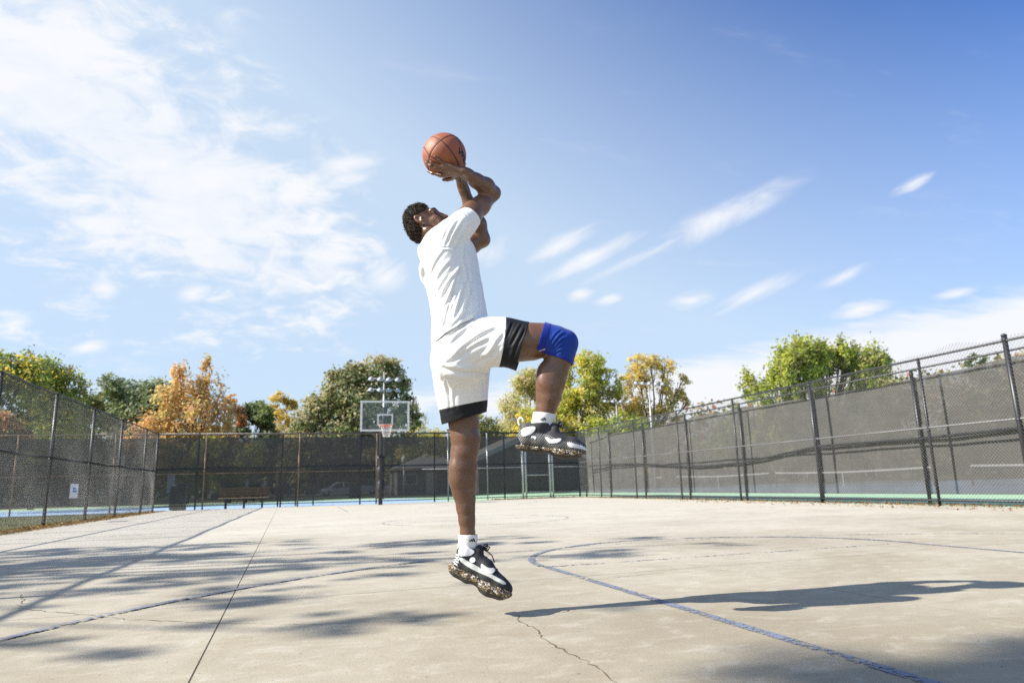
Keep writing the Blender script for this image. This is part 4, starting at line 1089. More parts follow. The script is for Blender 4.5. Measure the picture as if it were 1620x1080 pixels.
class Vol:
    "signed distance field on a grid; parts are blended in one after the other"
    def __init__(s, lo, hi, h):
        s.lo = np.array(lo, float); s.h = h
        s.n = np.ceil((np.array(hi)-s.lo)/h).astype(int)+1
        s.D = np.full(s.n, 1.0, np.float32)
    def sub(s, lo, hi):
        a = np.clip(np.floor((np.array(lo)-s.lo)/s.h).astype(int), 0, s.n-1)
        b = np.clip(np.ceil((np.array(hi)-s.lo)/s.h).astype(int)+1, 1, s.n)
        sl = tuple(slice(i, j) for i, j in zip(a, b))
        ax = [(s.lo[i]+s.h*np.arange(a[i], b[i])).astype(np.float32) for i in range(3)]
        return sl, ax[0][:, None, None], ax[1][None, :, None], ax[2][None, None, :]
    def put(s, sl, d, k, op):
        A = s.D[sl]
        if op == 'add':
            if k > 0:
                hh = np.maximum(k-np.abs(A-d), 0)/k
                s.D[sl] = np.minimum(A, d)-hh*hh*(k*0.25)
            else: s.D[sl] = np.minimum(A, d)
        else:
            d = -d
            if k > 0:
                hh = np.maximum(k-np.abs(A-d), 0)/k
                s.D[sl] = np.maximum(A, d)+hh*hh*(k*0.25)
            else: s.D[sl] = np.maximum(A, d)
    def cone(s, a, b, ra, rb, k=0.02, ax=None, f=1.0, op='add'):
        a = np.array(a, float); b = np.array(b, float); m = max(ra, rb)/min(1, f)+k+3*s.h
        sl, X, Y, Z = s.sub(np.minimum(a, b)-m, np.maximum(a, b)+m)
        ab = (b-a).astype(np.float32); L2 = float(ab@ab)+1e-12
        px, py, pz = X-np.float32(a[0]), Y-np.float32(a[1]), Z-np.float32(a[2])
        t = np.clip((px*ab[0]+py*ab[1]+pz*ab[2])/L2, 0, 1)
        qx, qy, qz = px-t*ab[0], py-t*ab[1], pz-t*ab[2]
        if ax is not None:
            n = np.array(ax, np.float32); n /= np.linalg.norm(n)
            c = (qx*n[0]+qy*n[1]+qz*n[2])*np.float32(f-1)
            qx, qy, qz = qx+c*n[0], qy+c*n[1], qz+c*n[2]
        d = np.sqrt(qx*qx+qy*qy+qz*qz)-(ra+(rb-ra)*t)
        if f < 1: d = d
        s.put(sl, d.astype(np.float32), k, op)
    def chain(s, pts, k=0.02, ax=None, f=1.0, op='add', inflate=0.0):
        for p, q in zip(pts[:-1], pts[1:]):
            s.cone(p[:3], q[:3], p[3]+inflate, q[3]+inflate, k, ax, f, op)
    def ell(s, c, r, R=None, k=0.02, op='add'):
        c = np.array(c, float); r = np.array(r, float); m = r.max()+k+3*s.h
        sl, X, Y, Z = s.sub(c-m, c+m)
        px, py, pz = X-np.float32(c[0]), Y-np.float32(c[1]), Z-np.float32(c[2])
        if R is not None:
            R = np.array(R, np.float32)          # columns are the local axes
            px, py, pz = (px*R[0, 0]+py*R[1, 0]+pz*R[2, 0]), (px*R[0, 1]+py*R[1, 1]+pz*R[2, 1]), (px*R[0, 2]+py*R[1, 2]+pz*R[2, 2])
        k0 = np.sqrt((px/r[0])**2+(py/r[1])**2+(pz/r[2])**2)
        k1 = np.sqrt((px/r[0]**2)**2+(py/r[1]**2)**2+(pz/r[2]**2)**2)+1e-9
        s.put(sl, (k0*(k0-1)/k1).astype(np.float32), k, op)
    def plane_cut(s, co, no):
        "remove everything on the side the normal points to"
        sl, X, Y, Z = s.sub(s.lo, s.lo+s.h*(s.n-1))
        d = (X-co[0])*no[0]+(Y-co[1])*no[1]+(Z-co[2])*no[2]
        s.D = np.maximum(s.D, d.astype(np.float32))
    def near_y(s, x, z):
        "first surface met coming from the photographer's side"
        i = int(round((x-s.lo[0])/s.h)); k = int(round((z-s.lo[2])/s.h))
        col = s.D[min(max(i, 0), s.n[0]-1), :, min(max(k, 0), s.n[2]-1)]
        w = np.nonzero(col < 0)[0]
        return None if len(w) == 0 else s.lo[1]+s.h*w[0]
    def mesh(s):
        D = s.D; sg = D < 0
        any_ = np.zeros(np.array(D.shape)-1, bool); all_ = np.ones(np.array(D.shape)-1, bool)
        offs = [(i, j, k) for i in (0, 1) for j in (0, 1) for k in (0, 1)]
        nx, ny, nz = any_.shape
        for i, j, k in offs:
            w = sg[i:i+nx, j:j+ny, k:k+nz]; any_ |= w; all_ &= w
        act = any_ & ~all_
        idx = np.argwhere(act); flat = np.flatnonzero(act)
        vals = np.stack([D[idx[:, 0]+i, idx[:, 1]+j, idx[:, 2]+k] for i, j, k in offs], 1)
        pos = np.zeros((len(idx), 3)); cnt = np.zeros(len(idx))
        for a in range(8):
            for b in range(a+1, 8):
                oa, ob = np.array(offs[a]), np.array(offs[b])
                if np.abs(oa-ob).sum() != 1: continue
                va, vb = vals[:, a], vals[:, b]; cr_ = (va < 0) != (vb < 0)
                t = np.where(cr_, va/np.where(cr_, va-vb, 1), 0)
                pos += cr_[:, None]*(oa+t[:, None]*(ob-oa)); cnt += cr_
        V = (idx+pos/cnt[:, None])*s.h+s.lo
        def cid(q):
            f = (q[:, 0]*ny+q[:, 1])*nz+q[:, 2]
            return np.searchsorted(flat, f)
        Fs = []
        for ax in range(3):
            o = [0, 0, 0]; o[ax] = 1
            A = sg[:D.shape[0]-o[0], :D.shape[1]-o[1], :D.shape[2]-o[2]]; B = sg[o[0]:, o[1]:, o[2]:]
            e = np.argwhere(A != B)
            u_, v_ = (ax+1) % 3, (ax+2) % 3
            ok = (e[:, u_] > 0) & (e[:, v_] > 0) & (e[:, u_] < any_.shape[u_]) & (e[:, v_] < any_.shape[v_])
            e = e[ok]; neg = A[e[:, 0], e[:, 1], e[:, 2]]
            du = np.zeros(3, int); du[u_] = 1; dv = np.zeros(3, int); dv[v_] = 1
            q = np.stack([cid(e-du-dv), cid(e-dv), cid(e), cid(e-du)], 1)
            Fs.append(np.where(neg[:, None], q, q[:, ::-1]))
        return V, np.concatenate(Fs)
def relax(V, F, it=2, lam=0.5):
    e = np.concatenate([F[:, [0, 1]], F[:, [1, 2]], F[:, [2, 3]], F[:, [3, 0]]])
    for _ in range(it):
        S = np.zeros_like(V); c = np.zeros(len(V))
        for a, b in ((0, 1), (1, 0)):
            for ax in range(3): S[:, ax] += np.bincount(e[:, a], V[e[:, b], ax], len(V))
            c += np.bincount(e[:, a], minlength=len(V))
        V = V*(1-lam)+lam*S/np.maximum(c, 1)[:, None]
    return V
def taubin(V, F, it=10):
    for _ in range(it):
        V = relax(V, F, 1, 0.55); V = relax(V, F, 1, -0.57)
    return V
def vnormals(V, F):
    n = np.cross(V[F[:, 2]]-V[F[:, 0]], V[F[:, 3]]-V[F[:, 1]]); N = np.zeros_like(V)
    for k in range(4):
        for ax in range(3): N[:, ax] += np.bincount(F[:, k], n[:, ax], len(V))
    return N/np.maximum(np.linalg.norm(N, axis=1), 1e-12)[:, None]
def trim(V, F, co, no, where=None):
    "cut away what lies beyond the plane; the rim is brought exactly onto it"
    d = (V-co)@no
    reg = np.ones(len(V), bool) if where is None else where(V)
    outv = (d > 0) & reg
    keep = ~outv[F].all(1)
    F = F[keep]
    V = V.copy(); used = np.zeros(len(V), bool); used[F.ravel()] = True
    w = outv & used
    V[w] -= d[w][:, None]*no
    return compact(V, F)
def compact(V, F):
    u, inv_ = np.unique(F.ravel(), return_inverse=True)
    return V[u], inv_.reshape(F.shape)
def smooth_rim(V, F, it=4):
    "evens out the open edge of a piece"
    e = np.concatenate([F[:, [0, 1]], F[:, [1, 2]], F[:, [2, 3]], F[:, [3, 0]]]); e = e[e[:, 0] != e[:, 1]]
    q = np.sort(e, 1); key = q[:, 0].astype(np.int64)*len(V)+q[:, 1]
    u, idx, cnt = np.unique(key, return_index=True, return_counts=True); b = q[idx[cnt == 1]]
    V = V.copy()
    for _ in range(it):
        S = np.zeros_like(V); c = np.zeros(len(V))
        for i, j in ((0, 1), (1, 0)):
            for ax in range(3): S[:, ax] += np.bincount(b[:, i], V[b[:, j], ax], len(V))
            c += np.bincount(b[:, i], minlength=len(V))
        w = c == 2
        V[w] = 0.5*V[w]+0.5*S[w]/c[w][:, None]
    return V
def unit(v):
    v = np.array(v, float); return v/np.linalg.norm(v)
def qobj(name, V, F, mat, parent, thick=0.0, mats=None, midx=None):
    o = mesh_np(name, V, F, mat, parent, True, mats=mats, midx=midx)
    if thick:
        m = o.modifiers.new('thickness', 'SOLIDIFY'); m.thickness = thick; m.offset = -1.0
    return o
def C4(px, py, Y, r): return (*pp(px, py, Y), r)

# ---- materials of the figure
def skin_mat():
    m, T = new_mat('brown_skin')
    P = T.n('ShaderNodeTexCoord').outputs['Object']
    a = T.noise(P, 9, 4, 0.6); b = T.noise(P, 160, 3, 0.7)
    hairs = T.noise(T.mapping(P, scale=(1.0, 1.0, 0.35)), 330, 2, 0.6)
    z = T.n('ShaderNodeSeparateXYZ', inp={0: P}).outputs[2]
    leg = T.math('MULTIPLY', T.remap(z, 1.35, 1.2), T.remap(hairs, 0.52, 0.66))
    c = T.mix(T.remap(a, 0.3, 0.7), (0.130, 0.060, 0.031), (0.196, 0.098, 0.054))
    c = T.mix(T.remap(b, 0.45, 0.75, 0, 0.2), c, (0.085, 0.037, 0.019))
    c = T.mix(T.math('MULTIPLY', leg, 0.72), c, (0.035, 0.018, 0.012))
    s = T.n('ShaderNodeBsdfPrincipled', inp={'Base Color': c})
    s.inputs['Roughness'].default_value = 0.36; s.inputs['Specular IOR Level'].default_value = 0.65; s.inputs['Coat Weight'].default_value = 0.12; s.inputs['Coat Roughness'].default_value = 0.30
    s.inputs['Subsurface Weight'].default_value = 0.08; s.inputs['Subsurface Radius'].default_value = (0.012, 0.005, 0.003); s.inputs['Subsurface Scale'].default_value = 0.6
    bn = T.n('ShaderNodeBump', inp={'Height': T.math('ADD', b, T.math('MULTIPLY', hairs, 0.8))}); bn.inputs['Strength'].default_value = 0.2; bn.inputs['Distance'].default_value = 0.002
    T.set(s.inputs['Normal'], bn.outputs[0]); out(T, s.outputs[0]); return m
M_skin = skin_mat()
def cloth(name, col, rough=0.85, weave=900, strength=0.03, wr=0.08, trans=0.0, wscale=26, sheen=0.1):
    m, T = new_mat(name)
    P = T.n('ShaderNodeTexCoord').outputs['Object']
    w = T.noise(P, weave, 2, 0.5)
    wr1 = T.noise(T.mapping(P, rot=(0, 0.7, 0), scale=(2.0, 1.0, 0.5)), wscale, 4, 0.55, 0.6)
    k = T.noise(P, 12, 3)
    s = T.n('ShaderNodeBsdfPrincipled', inp={'Base Color': T.mix(k, tuple(x*0.95 for x in col), tuple(min(1, x*1.04) for x in col))})
    s.inputs['Roughness'].default_value = rough; s.inputs['Specular IOR Level'].default_value = 0.25; s.inputs['Sheen Weight'].default_value = sheen
    bn = T.n('ShaderNodeBump', inp={'Height': w}); bn.inputs['Strength'].default_value = strength; bn.inputs['Distance'].default_value = 0.001
    b2 = T.n('ShaderNodeBump', inp={'Height': wr1, 'Normal': bn.outputs[0]}); b2.inputs['Strength'].default_value = wr; b2.inputs['Distance'].default_value = 0.006
    T.set(s.inputs['Normal'], b2.outputs[0])
    sh = s.outputs[0]
    if trans:
        t = T.n('ShaderNodeBsdfTranslucent', inp={0: col})
        sh = T.n('ShaderNodeMixShader', inp={0: trans, 1: sh, 2: t.outputs[0]}).outputs[0]
    out(T, sh); return m
M_shirt = cloth('white_tshirt_cotton', (0.88, 0.88, 0.875))
M_shorts = cloth('white_shorts_polyester', (0.87, 0.86, 0.845), 0.6, wr=0.06)
M_hem = cloth('black_hem_polyester', (0.011, 0.012, 0.014), 0.6, wr=0.25, wscale=30, sheen=0.0)
M_sock = cloth('white_sock_knit', (0.80, 0.79, 0.78), weave=500, strength=0.5)
M_knee = cloth('blue_knit_sleeve', (0.008, 0.045, 0.30), 0.6, weave=700, strength=0.3, wr=0.45, wscale=34)
M_hair = pm('black_curly_hair', (0.024, 0.018, 0.014), 0.85, var=0.5, vscale=120, bump=0.8, bscale=160, var2=(0.075, 0.056, 0.044), spec=0.2)
M_eyew = pm('eye_white', (0.16, 0.13, 0.115), 0.2, var=0.05)
M_iris = pm('dark_iris', (0.02, 0.012, 0.008), 0.1, var=0.1)

# ---- landmarks
BALL = pp(703, 246, -0.31); BR = 0.1195
CAMP = np.array([0, -PD0, CAM_Z])
def onball(x, y, r):
    a = pp(660+x*0.088, 205+y*0.088, 0); d = unit(a-CAMP); oc = CAMP-BALL
    b = oc@d; q = b*b-(oc@oc-r*r)
    if q < 0:
        p = CAMP+d*(-b); return BALL+unit(p-BALL)*r
    return CAMP+d*(-b-math.sqrt(q))
shR, elR, wrR = pp(712, 374, -0.32), pp(779, 306, -0.20), pp(735, 272, -0.37)
shL, elL, wrL = pp(722, 398, -0.02), pp(763, 379, 0.00), pp(731, 292, -0.12)
HC = pp(675, 356, -0.20)
HY = -0.10
hf = unit((math.cos(math.radians(33))*math.cos(HY), math.cos(math.radians(33))*math.sin(HY), math.sin(math.radians(33))))
hl = unit(np.cross((0, 0, 1), hf)); hu = np.cross(hf, hl)
HR = np.stack([hf, hl, hu], 1)
def hp_(x, y, z): return HC+HR@np.array([x, y, z])
YR, YL = -0.33, -0.05
legR_up = [C4(735, 545, -0.27, .094), C4(780, 543, -0.30, .098), C4(823, 541, YR, .096), C4(842, 540, YR, .093), C4(858, 538, YR, .083), C4(878, 541, YR, .076), C4(888, 546, YR, .071)]
legR_lo = [C4(888, 546, YR, .071), C4(886, 558, YR, .068), C4(883, 572, YR, .064), C4(875.5, 590, YR, .067), C4(871, 610, YR, .066), C4(867.5, 630, YR, .058), C4(864, 648, YR, .047), C4(862, 658, YR, .038), C4(860, 668, YR, .031)]
legL = [C4(729, 565, YL-.03, .10), C4(731, 620, YL-.01, .092), C4(733.5, 668, YL, .080), C4(736, 691, YL, .076), C4(734.5, 715, YL, .071), C4(732.2, 738, YL, .066), C4(731.2, 758, YL, .063),
        C4(733, 780, YL, .053), C4(736, 803, YL, .045), C4(738, 822, YL, .040), C4(740, 843, YL, .037), C4(740.5, 853, YL, .033), C4(741, 862, YL, .028)]

body = Vol((-0.62, -0.56, 0.24), (0.40, 0.17, 2.50), 0.005)
# trunk (under the clothes)
body.chain([C4(729, 545, -.18, .115), C4(727, 495, -.17, .105), C4(716, 440, -.17, .112), C4(708, 405, -.17, .105)], 0.03, (0, 1, 0), 0.72)
body.cone(pp(706, 388, -0.28), pp(712, 396, -0.04), .065, .065, 0.05)
# neck
body.cone(pp(697, 392, -0.175), hp_(-0.025, 0, -0.06), .064, .056, 0.04)
body.cone(hp_(-0.02, -0.05, -0.05), pp(707, 388, -0.21), .014, .018, 0.04)
# head
body.ell(hp_(-0.012, 0, 0.030), (.090, .074, .088), HR, 0.02)
body.ell(hp_(0.034, 0, -0.040), (.062, .058, .082), HR, 0.02)
body.ell(hp_(0.062, 0, -0.108), (.028, .026, .022), HR, 0.025)
for q in (1, -1):
    body.cone(hp_(-0.012, q*.058, -.058), hp_(.050, q*.024, -.112), .021, .020, 0.025)
    body.cone(hp_(.084, q*.010, .038), hp_(.067, q*.048, .034), .012, .011, 0.015)
    body.ell(hp_(.054, q*.047, -.022), (.026, .018, .018), HR, 0.02)
    body.ell(hp_(.098, q*.033, .015), (.021, .018, .0095), HR, 0.005, 'sub')
    body.ell(hp_(.085, q*.050, .014), (.016, .013, .0075), HR, 0.005, 'sub')
    body.ell(hp_(.098, q*.014, -.040), (.011, .009, .008), HR, 0.008)
for q in (1, -1):
    body.chain([(*hp_(.0820, q*.019, .0215), .0034), (*hp_(.0800, q*.032, .0235), .0036), (*hp_(.0690, q*.047, .0200), .0032)], 0.004)
    body.chain([(*hp_(.0790, q*.020, .0060), .0030), (*hp_(.0770, q*.032, .0045), .0032), (*hp_(.0680, q*.046, .0070), .0030)], 0.004)
body.cone(hp_(.090, 0, .022), hp_(.114, 0, -.026), .008, .0125, 0.014)
body.cone(hp_(.094, -.017, -.072), hp_(.094, .017, -.072), .007, .007, 0.010)
body.cone(hp_(.091, -.015, -.085), hp_(.091, .015, -.085), .0085, .0085, 0.010)
body.cone(hp_(.106, -.026, -.0785), hp_(.106, .026, -.0785), .0035, .0035, 0.004, op='sub')
for q in (1, -1):
    body.ell(hp_(-.020, q*.080, .018), (.021, .012, .032), HR@np.array(Matrix.Rotation(-0.25, 3, 'Y')), 0.008)
    body.ell(hp_(-.016, q*.0950, .021), (.0150, .0150, .0240), HR@np.array(Matrix.Rotation(-0.25, 3, 'Y')), 0.005, 'sub')
    body.ell(hp_(-.004, q*.082, .010), (.007, .007, .010), HR, 0.004)
    body.ell(hp_(-.012, q*.076, -.012), (.009, .007, .010), HR, 0.008)
# right arm
def mid(a, b, t): return a+(b-a)*t
pR = unit(np.cross(elR-shR, (0, 1, 0)))
body.chain([(*shR, .064), (*mid(shR, elR, .35), .058), (*mid(shR, elR, .7), .050), (*elR, .041)], 0.03)
body.ell(mid(shR, elR, .42)+np.array([.01, 0, -.022]), (.075, .042, .040), np.stack([unit(elR-shR), (0, 1, 0), pR], 1), 0.03)
body.ell(mid(shR, elR, .45)+np.array([-.018, 0, .024]), (.07, .040, .034), np.stack([unit(elR-shR), (0, 1, 0), pR], 1), 0.03)
body.ell(elR+np.array([.018, .0, .006]), (.022, .024, .022), None, 0.02)
body.chain([(*elR, .042), (*(mid(elR, wrR, .28)+np.array([.004, -.004, .004])), .048), (*mid(elR, wrR, .6), .039), (*mid(elR, wrR, .88), .029), (*wrR, .027)], 0.02)
# left arm
body.chain([(*shL, .058), (*mid(shL, elL, .5), .053), (*elL, .043)], 0.03)
body.ell(mid(shL, elL, .55)+np.array([-.01, 0, .03]), (.05, .038, .04), None, 0.03)
body.chain([(*elL, .043), (*(mid(elL, wrL, .28)+np.array([.008, 0, 0])), .047), (*mid(elL, wrL, .62), .037), (*mid(elL, wrL, .9), .029), (*wrL, .027)], 0.02)
# right hand: palm under the ball on the near side, fingers spread up its flank
fin = dict(A=[(585, 655), (470, 610), (395, 555), (318, 480)], B=[(540, 700), (345, 652), (262, 592), (196, 527)], C=[(520, 755), (325, 702), (238, 652), (162, 588)], D=[(500, 815), (390, 812), (275, 787), (196, 750)])
rad = dict(A=.0078, B=.0088, C=.0092, D=.0088)
palm0 = wrR
for n_, pts in fin.items():
    P_ = [onball(x, y, BR+rad[n_]*(1.0 if i else 1.9)) for i, (x, y) in enumerate(pts)]
    body.cone(mid(palm0, P_[0], 0.12), P_[0], .019, .0125, 0.012)
    r0 = rad[n_]
    body.chain([(*P_[0], r0*1.25), (*P_[1], r0*1.08), (*P_[2], r0*0.95), (*P_[3], r0*0.8)], 0.003)
    for q in (1, 2): body.ell(P_[q], (r0*1.16,)*3, None, 0.003)
T_ = [onball(x, y, BR+.010*(2.0 if i == 0 else 1.0)) for i, (x, y) in enumerate(((700, 800), (625, 880), (545, 925), (470, 905)))]
body.cone(mid(palm0, T_[0], 0.1), T_[0], .020, .015, 0.012)
body.chain([(*T_[0], .0145), (*T_[1], .0115), (*T_[2], .0105), (*T_[3], .0085)], 0.005)
# left hand: palm on the far side
bl = BALL
def ballp(th, ph, r): return bl + r*np.array([math.cos(ph)*math.sin(th), math.cos(ph)*math.cos(th), math.sin(ph)])   # th from +Y towards +X
K0 = ballp(0.55, -0.50, BR+.018)
for q, (t0, ph0, t1, ph1, r0) in enumerate(((0.35, -0.05, 0.55, 0.62, .0088), (0.10, 0.02, 0.05, 0.72, .0092), (-0.18, -0.03, -0.40, 0.62, .0088), (-0.42, -0.20, -0.85, 0.25, .0078))):
    k1 = ballp(t0, ph0, BR+.014); k3 = ballp(t1, ph1, BR+r0); k2 = ballp((t0+t1)/2, (ph0+ph1)/2, BR+r0)
    body.cone(K0, k1, .019, .0125, 0.012); body.chain([(*k1, r0*1.25), (*k2, r0*1.05), (*k3, r0*.8)], 0.003)
body.cone(wrL, K0, .027, .021, 0.02)
tt = [ballp(0.62, -0.50, BR+.018), ballp(0.86, -0.36, BR+.012), ballp(0.98, -0.12, BR+.009)]
body.chain([(*tt[0], .015), (*tt[1], .0115), (*tt[2], .0085)], 0.006)
# legs
body.chain(legR_up, 0.02); body.chain(legR_lo, 0.02)
body.ell(pp(899, 540, YR), (.040, .042, .046), None, 0.03)
body.ell(pp(861, 600, YR-.012), (.036, .048, .075), None, 0.04)
body.chain(legL, 0.015)
body.ell(pp(747, 699, YL-.005), (.034, .044, .055), None, 0.03)
body.ell(pp(724, 748, YL-.02), (.036, .044, .095), None, 0.04)
body.ell(pp(741, 760, YL+.01), (.030, .040, .07), None, 0.03)
body.chain([C4(747, 700, YL-.015, .030), C4(745.5, 740, YL-.012, .026), C4(745.5, 790, YL-.012, .018), C4(746, 830, YL-.012, .015)], 0.02)
V, F = body.mesh(); V = taubin(relax(V, F, 1, 0.4), F, 5)
WP = np.array([_c*0-_s*PD0, _s*0+_c*PD0, 0.0])
person = qobj('person', V, F, M_skin, None)
person.location = WP; person.rotation_euler = (0, 0, CAM_YAW)
tag(person, 'young man in white shirt and shorts leaping to shoot a basketball', 'person')
del body

# ---- eyes
for q in (1, -1):
    bm = bmesh.new(); bmesh.ops.create_uvsphere(bm, u_segments=16, v_segments=12, radius=0.0128)
    for f in bm.faces: f.material_index = 0
    for v in bm.verts: v.co = Vector(v.co)
    me_m = Matrix((tuple(hl), tuple(hu), tuple(hf))).transposed()
    for f in bm.faces:
        if f.calc_center_median().z > 0.0045: f.material_index = 1
    for v in bm.verts: v.co = me_m @ v.co + Vector(hp_(.0690, q*.0335, .0140))
    mesh_bm('eye', bm, [M_eyew, M_iris], person, True)
# brows
for q in (1, -1):
    tube('eyebrow', [hp_(.0940, q*.0145, .0435), hp_(.0850, q*.036, .0430), hp_(.0715, q*.0575, .0375)], [.0022, .0030, .0016], M_hair, person, 6)

# ---- hair: close curls, longer on top, faded at the temple and nape
hv = Vol(HC-0.18, HC+0.18, 0.004)
hv.ell(hp_(-0.016, 0, 0.045), (.090, .080, .096), HR, 0.02)
hv.ell(hp_(-0.055, 0, -0.008), (.058, .068, .064), HR, 0.03)
sl, X, Y, Z = hv.sub(HC-0.18, HC+0.18)
def wav(f, s): 
    r = np.random.default_rng(s); o = 0
    for _ in range(7):
        k = r.normal(size=3); k = k/np.linalg.norm(k)*f*r.uniform(.7, 1.4); o = o+np.sin(X*k[0]+Y*k[1]+Z*k[2]+r.uniform(0, 6.28))
    return o/7
hv.D += (0.006*wav(260, 1)+0.008*wav(460, 2)).astype(np.float32)
lx = (X-HC[0])*hf[0]+(Y-HC[1])*hf[1]+(Z-HC[2])*hf[2]; ly = (X-HC[0])*hl[0]+(Y-HC[1])*hl[1]+(Z-HC[2])*hl[2]; lz = (X-HC[0])*hu[0]+(Y-HC[1])*hu[1]+(Z-HC[2])*hu[2]
# hairline: forehead, temples, round the ears, nape
face = np.minimum(0.055-lx + 0*ly + 0.15*np.maximum(lz-0.06, 0), 1)
line = lx-(0.060+0.55*(lz-0.085))
side = np.minimum(np.minimum(lx+0.040, 1), 0.052-lz)        # in front of and below the ear top
hv.D = np.maximum(hv.D, line.astype(np.float32)); hv.D = np.maximum(hv.D, (side+0*ly).astype(np.float32))
hv.D = np.maximum(hv.D, (-(lz+0.085+0.25*(lx+0.09))+0*ly).astype(np.float32))
V, F = hv.mesh()
hair = qobj('hair', V, F, M_hair, person)
# loose coils over the surface
Nn = vnormals(V, F); RH = np.random.default_rng(11)
bm = bmesh.new()
for i in RH.choice(len(V), 3200, replace=False):
    p = V[i]; n = Nn[i]; t = unit(np.cross(n, RH.normal(size=3))); b = np.cross(n, t)
    rr = RH.uniform(.0016, .0034); L = RH.uniform(.004, .010)
    pts = [p+n*(L*k/6-.001)+rr*(t*math.cos(k*1.5)+b*math.sin(k*1.5)) for k in range(6)]
    tube_bm(bm, pts, 0.0007, 3, False)
o = mesh_bm('curls', bm, M_hair, hair, True); o['kind'] = 'stuff'

# ---- clothing helpers
def wrinkle(V, F, amp, freq, dirs, seed):
    r = np.random.default_rng(seed); N = vnormals(V, F); w = np.zeros(len(V))
    for _ in range(9):
        d = np.array(dirs[r.integers(len(dirs))])+r.normal(0, 0.35, 3); d = d/np.linalg.norm(d)*freq*r.uniform(.5, 1.6)
        env = 0.5+0.5*np.sin(V@(r.normal(size=3)*9)+r.uniform(0, 6.28))
        s = np.sin(V@d+r.uniform(0, 6.28)+1.2*np.sin(V@(r.normal(size=3)*14)))
        w += env*(1-2*np.abs(s)**0.8)
    return V+N*(w/9*amp)[:, None]
def creases(V, F, lines, amp, w, Yref, ymax):
    "pulled creases on the near side: sharp valley, soft ridge beside it, fading out at both ends"
    N = vnormals(V, F); out_ = np.zeros(len(V)); near = np.clip((ymax-V[:, 1])/0.06, 0, 1)*np.clip(-N[:, 1]*2.5+0.6, 0, 1)
    for ln, k in lines:
        P = np.array([pp(px, py, Yref) for px, py in ln])[:, [0, 2]]
        # smooth the polyline
        t = np.linspace(0, len(P)-1, 25); i = np.minimum(t.astype(int), len(P)-2); f = (t-i)[:, None]
        p0 = P[np.maximum(i-1, 0)]; p1 = P[i]; p2 = P[i+1]; p3 = P[np.minimum(i+2, len(P)-1)]
        Q = 0.5*(2*p1+(p2-p0)*f+(2*p0-5*p1+4*p2-p3)*f**2+(3*p1-p0-3*p2+p3)*f**3)
        q = V[:, [0, 2]]; best = np.full(len(V), 9.0); u = np.zeros(len(V)); tt = np.zeros(len(V))
        for j in range(24):
            d = Q[j+1]-Q[j]; L2 = d@d+1e-12; r = np.clip(((q-Q[j])@d)/L2, 0, 1); e = q-(Q[j]+r[:, None]*d)
            ds = np.linalg.norm(e, axis=1); m = ds < best; best[m] = ds[m]
            sg = np.sign(e[:, 0]*d[1]-e[:, 1]*d[0]); u[m] = (ds*sg)[m]; tt[m] = ((j+r)/24)[m]
        taper = np.sin(np.clip(tt, 0, 1)*PI)**0.6*np.exp(-(np.maximum(best-3*w, 0)/w)**2)
        prof = -1.0*np.exp(-(u/(0.75*w))**2)+0.85*np.exp(-((u-1.7*w)/(1.25*w))**2)+0.35*np.exp(-((u+2.0*w)/(1.3*w))**2)
        out_ += k*prof*taper
    return V+N*(out_*amp*near)[:, None]
# ---- T-shirt
sv_ = Vol((-0.60, -0.50, 1.30), (0.00, 0.17, 2.20), 0.0042)
def hw(px, y, w, Y, ref=292): return C4(px, y, Y, w/ref)
sv_.chain([hw(731, 560, 46, -.175), hw(729, 535, 44, -.17), hw(728, 510, 42, -.17), hw(725, 485, 41.5, -.17), hw(720, 458, 42, -.17), hw(713, 430, 44, -.17), hw(709, 408, 44, -.17), hw(702, 394, 37, -.17)], 0.03, (0, 1, 0), 0.76)
sv_.chain([C4(696, 390, -.26, .078), C4(715, 371, -.31, .078), C4(733, 354, -.315, .066), C4(752, 337, -.30, .058)], 0.035)
sv_.chain([C4(706, 398, -.08, .078), C4(722, 398, -.02, .074), C4(742, 390, -.005, .062)], 0.03)
sv_.ell(pp(669, 400, -.19), (.026, .10, .030), None, 0.02)
sv_.ell(pp(671, 432, -.19), (.024, .11, .050), None, 0.02)
sv_.ell(pp(663, 414, -.24), (.014, .10, .014), None, 0.015, 'sub')
V, F = sv_.mesh(); V = taubin(relax(V, F, 3, 0.5), F, 14)
V = wrinkle(V, F, 0.004, 55, [(0.8, 0.2, 0.55), (0.6, 0.1, 0.8), (0.9, 0, 0.2)], 3)
V = creases(V, F, [([(706, 398), (692, 414), (680, 434)], .7), ([(717, 414), (703, 428), (690, 444)], .8), ([(731, 424), (714, 446), (697, 474)], 1.2), ([(727, 450), (711, 474), (698, 498)], 1.0),
    ([(736, 410), (724, 438), (714, 474), (704, 506)], 1.2), ([(741, 432), (732, 466), (720, 508)], 1.1), ([(749, 424), (744, 460), (734, 500)], 1.0), ([(737, 380), (736, 405), (742, 440), (749, 470)], 1.0),
    ([(755, 440), (758, 470), (756, 496)], .7), ([(712, 436), (698, 452), (686, 470)], .7), ([(718, 482), (706, 506), (697, 528)], .8), ([(742, 488), (728, 505), (712, 522)], .6), ([(690, 450), (688, 475), (692, 500)], .5), ([(762, 482), (752, 496), (738, 508)], .6)], 0.0075, 0.0075, -0.36, -0.16)
V = creases(V, F, [([(738, 344), (724, 365), (711, 390)], 1.2), ([(726, 347), (714, 367), (704, 388)], 1.0), ([(746, 348), (732, 370), (719, 393)], 1.0), ([(715, 352), (706, 368), (699, 382)], .6)], 0.0055, 0.008, -0.40, -0.20)
V = creases(V, F, [([(731, 331), (741, 345), (750, 361)], 1.0)], 0.003, 0.004, -0.38, -0.18)
V = creases(V, F, [([(672, 391), (692, 394), (716, 393), (734, 390)], 1.0)], 0.005, 0.004, -0.36, -0.16)
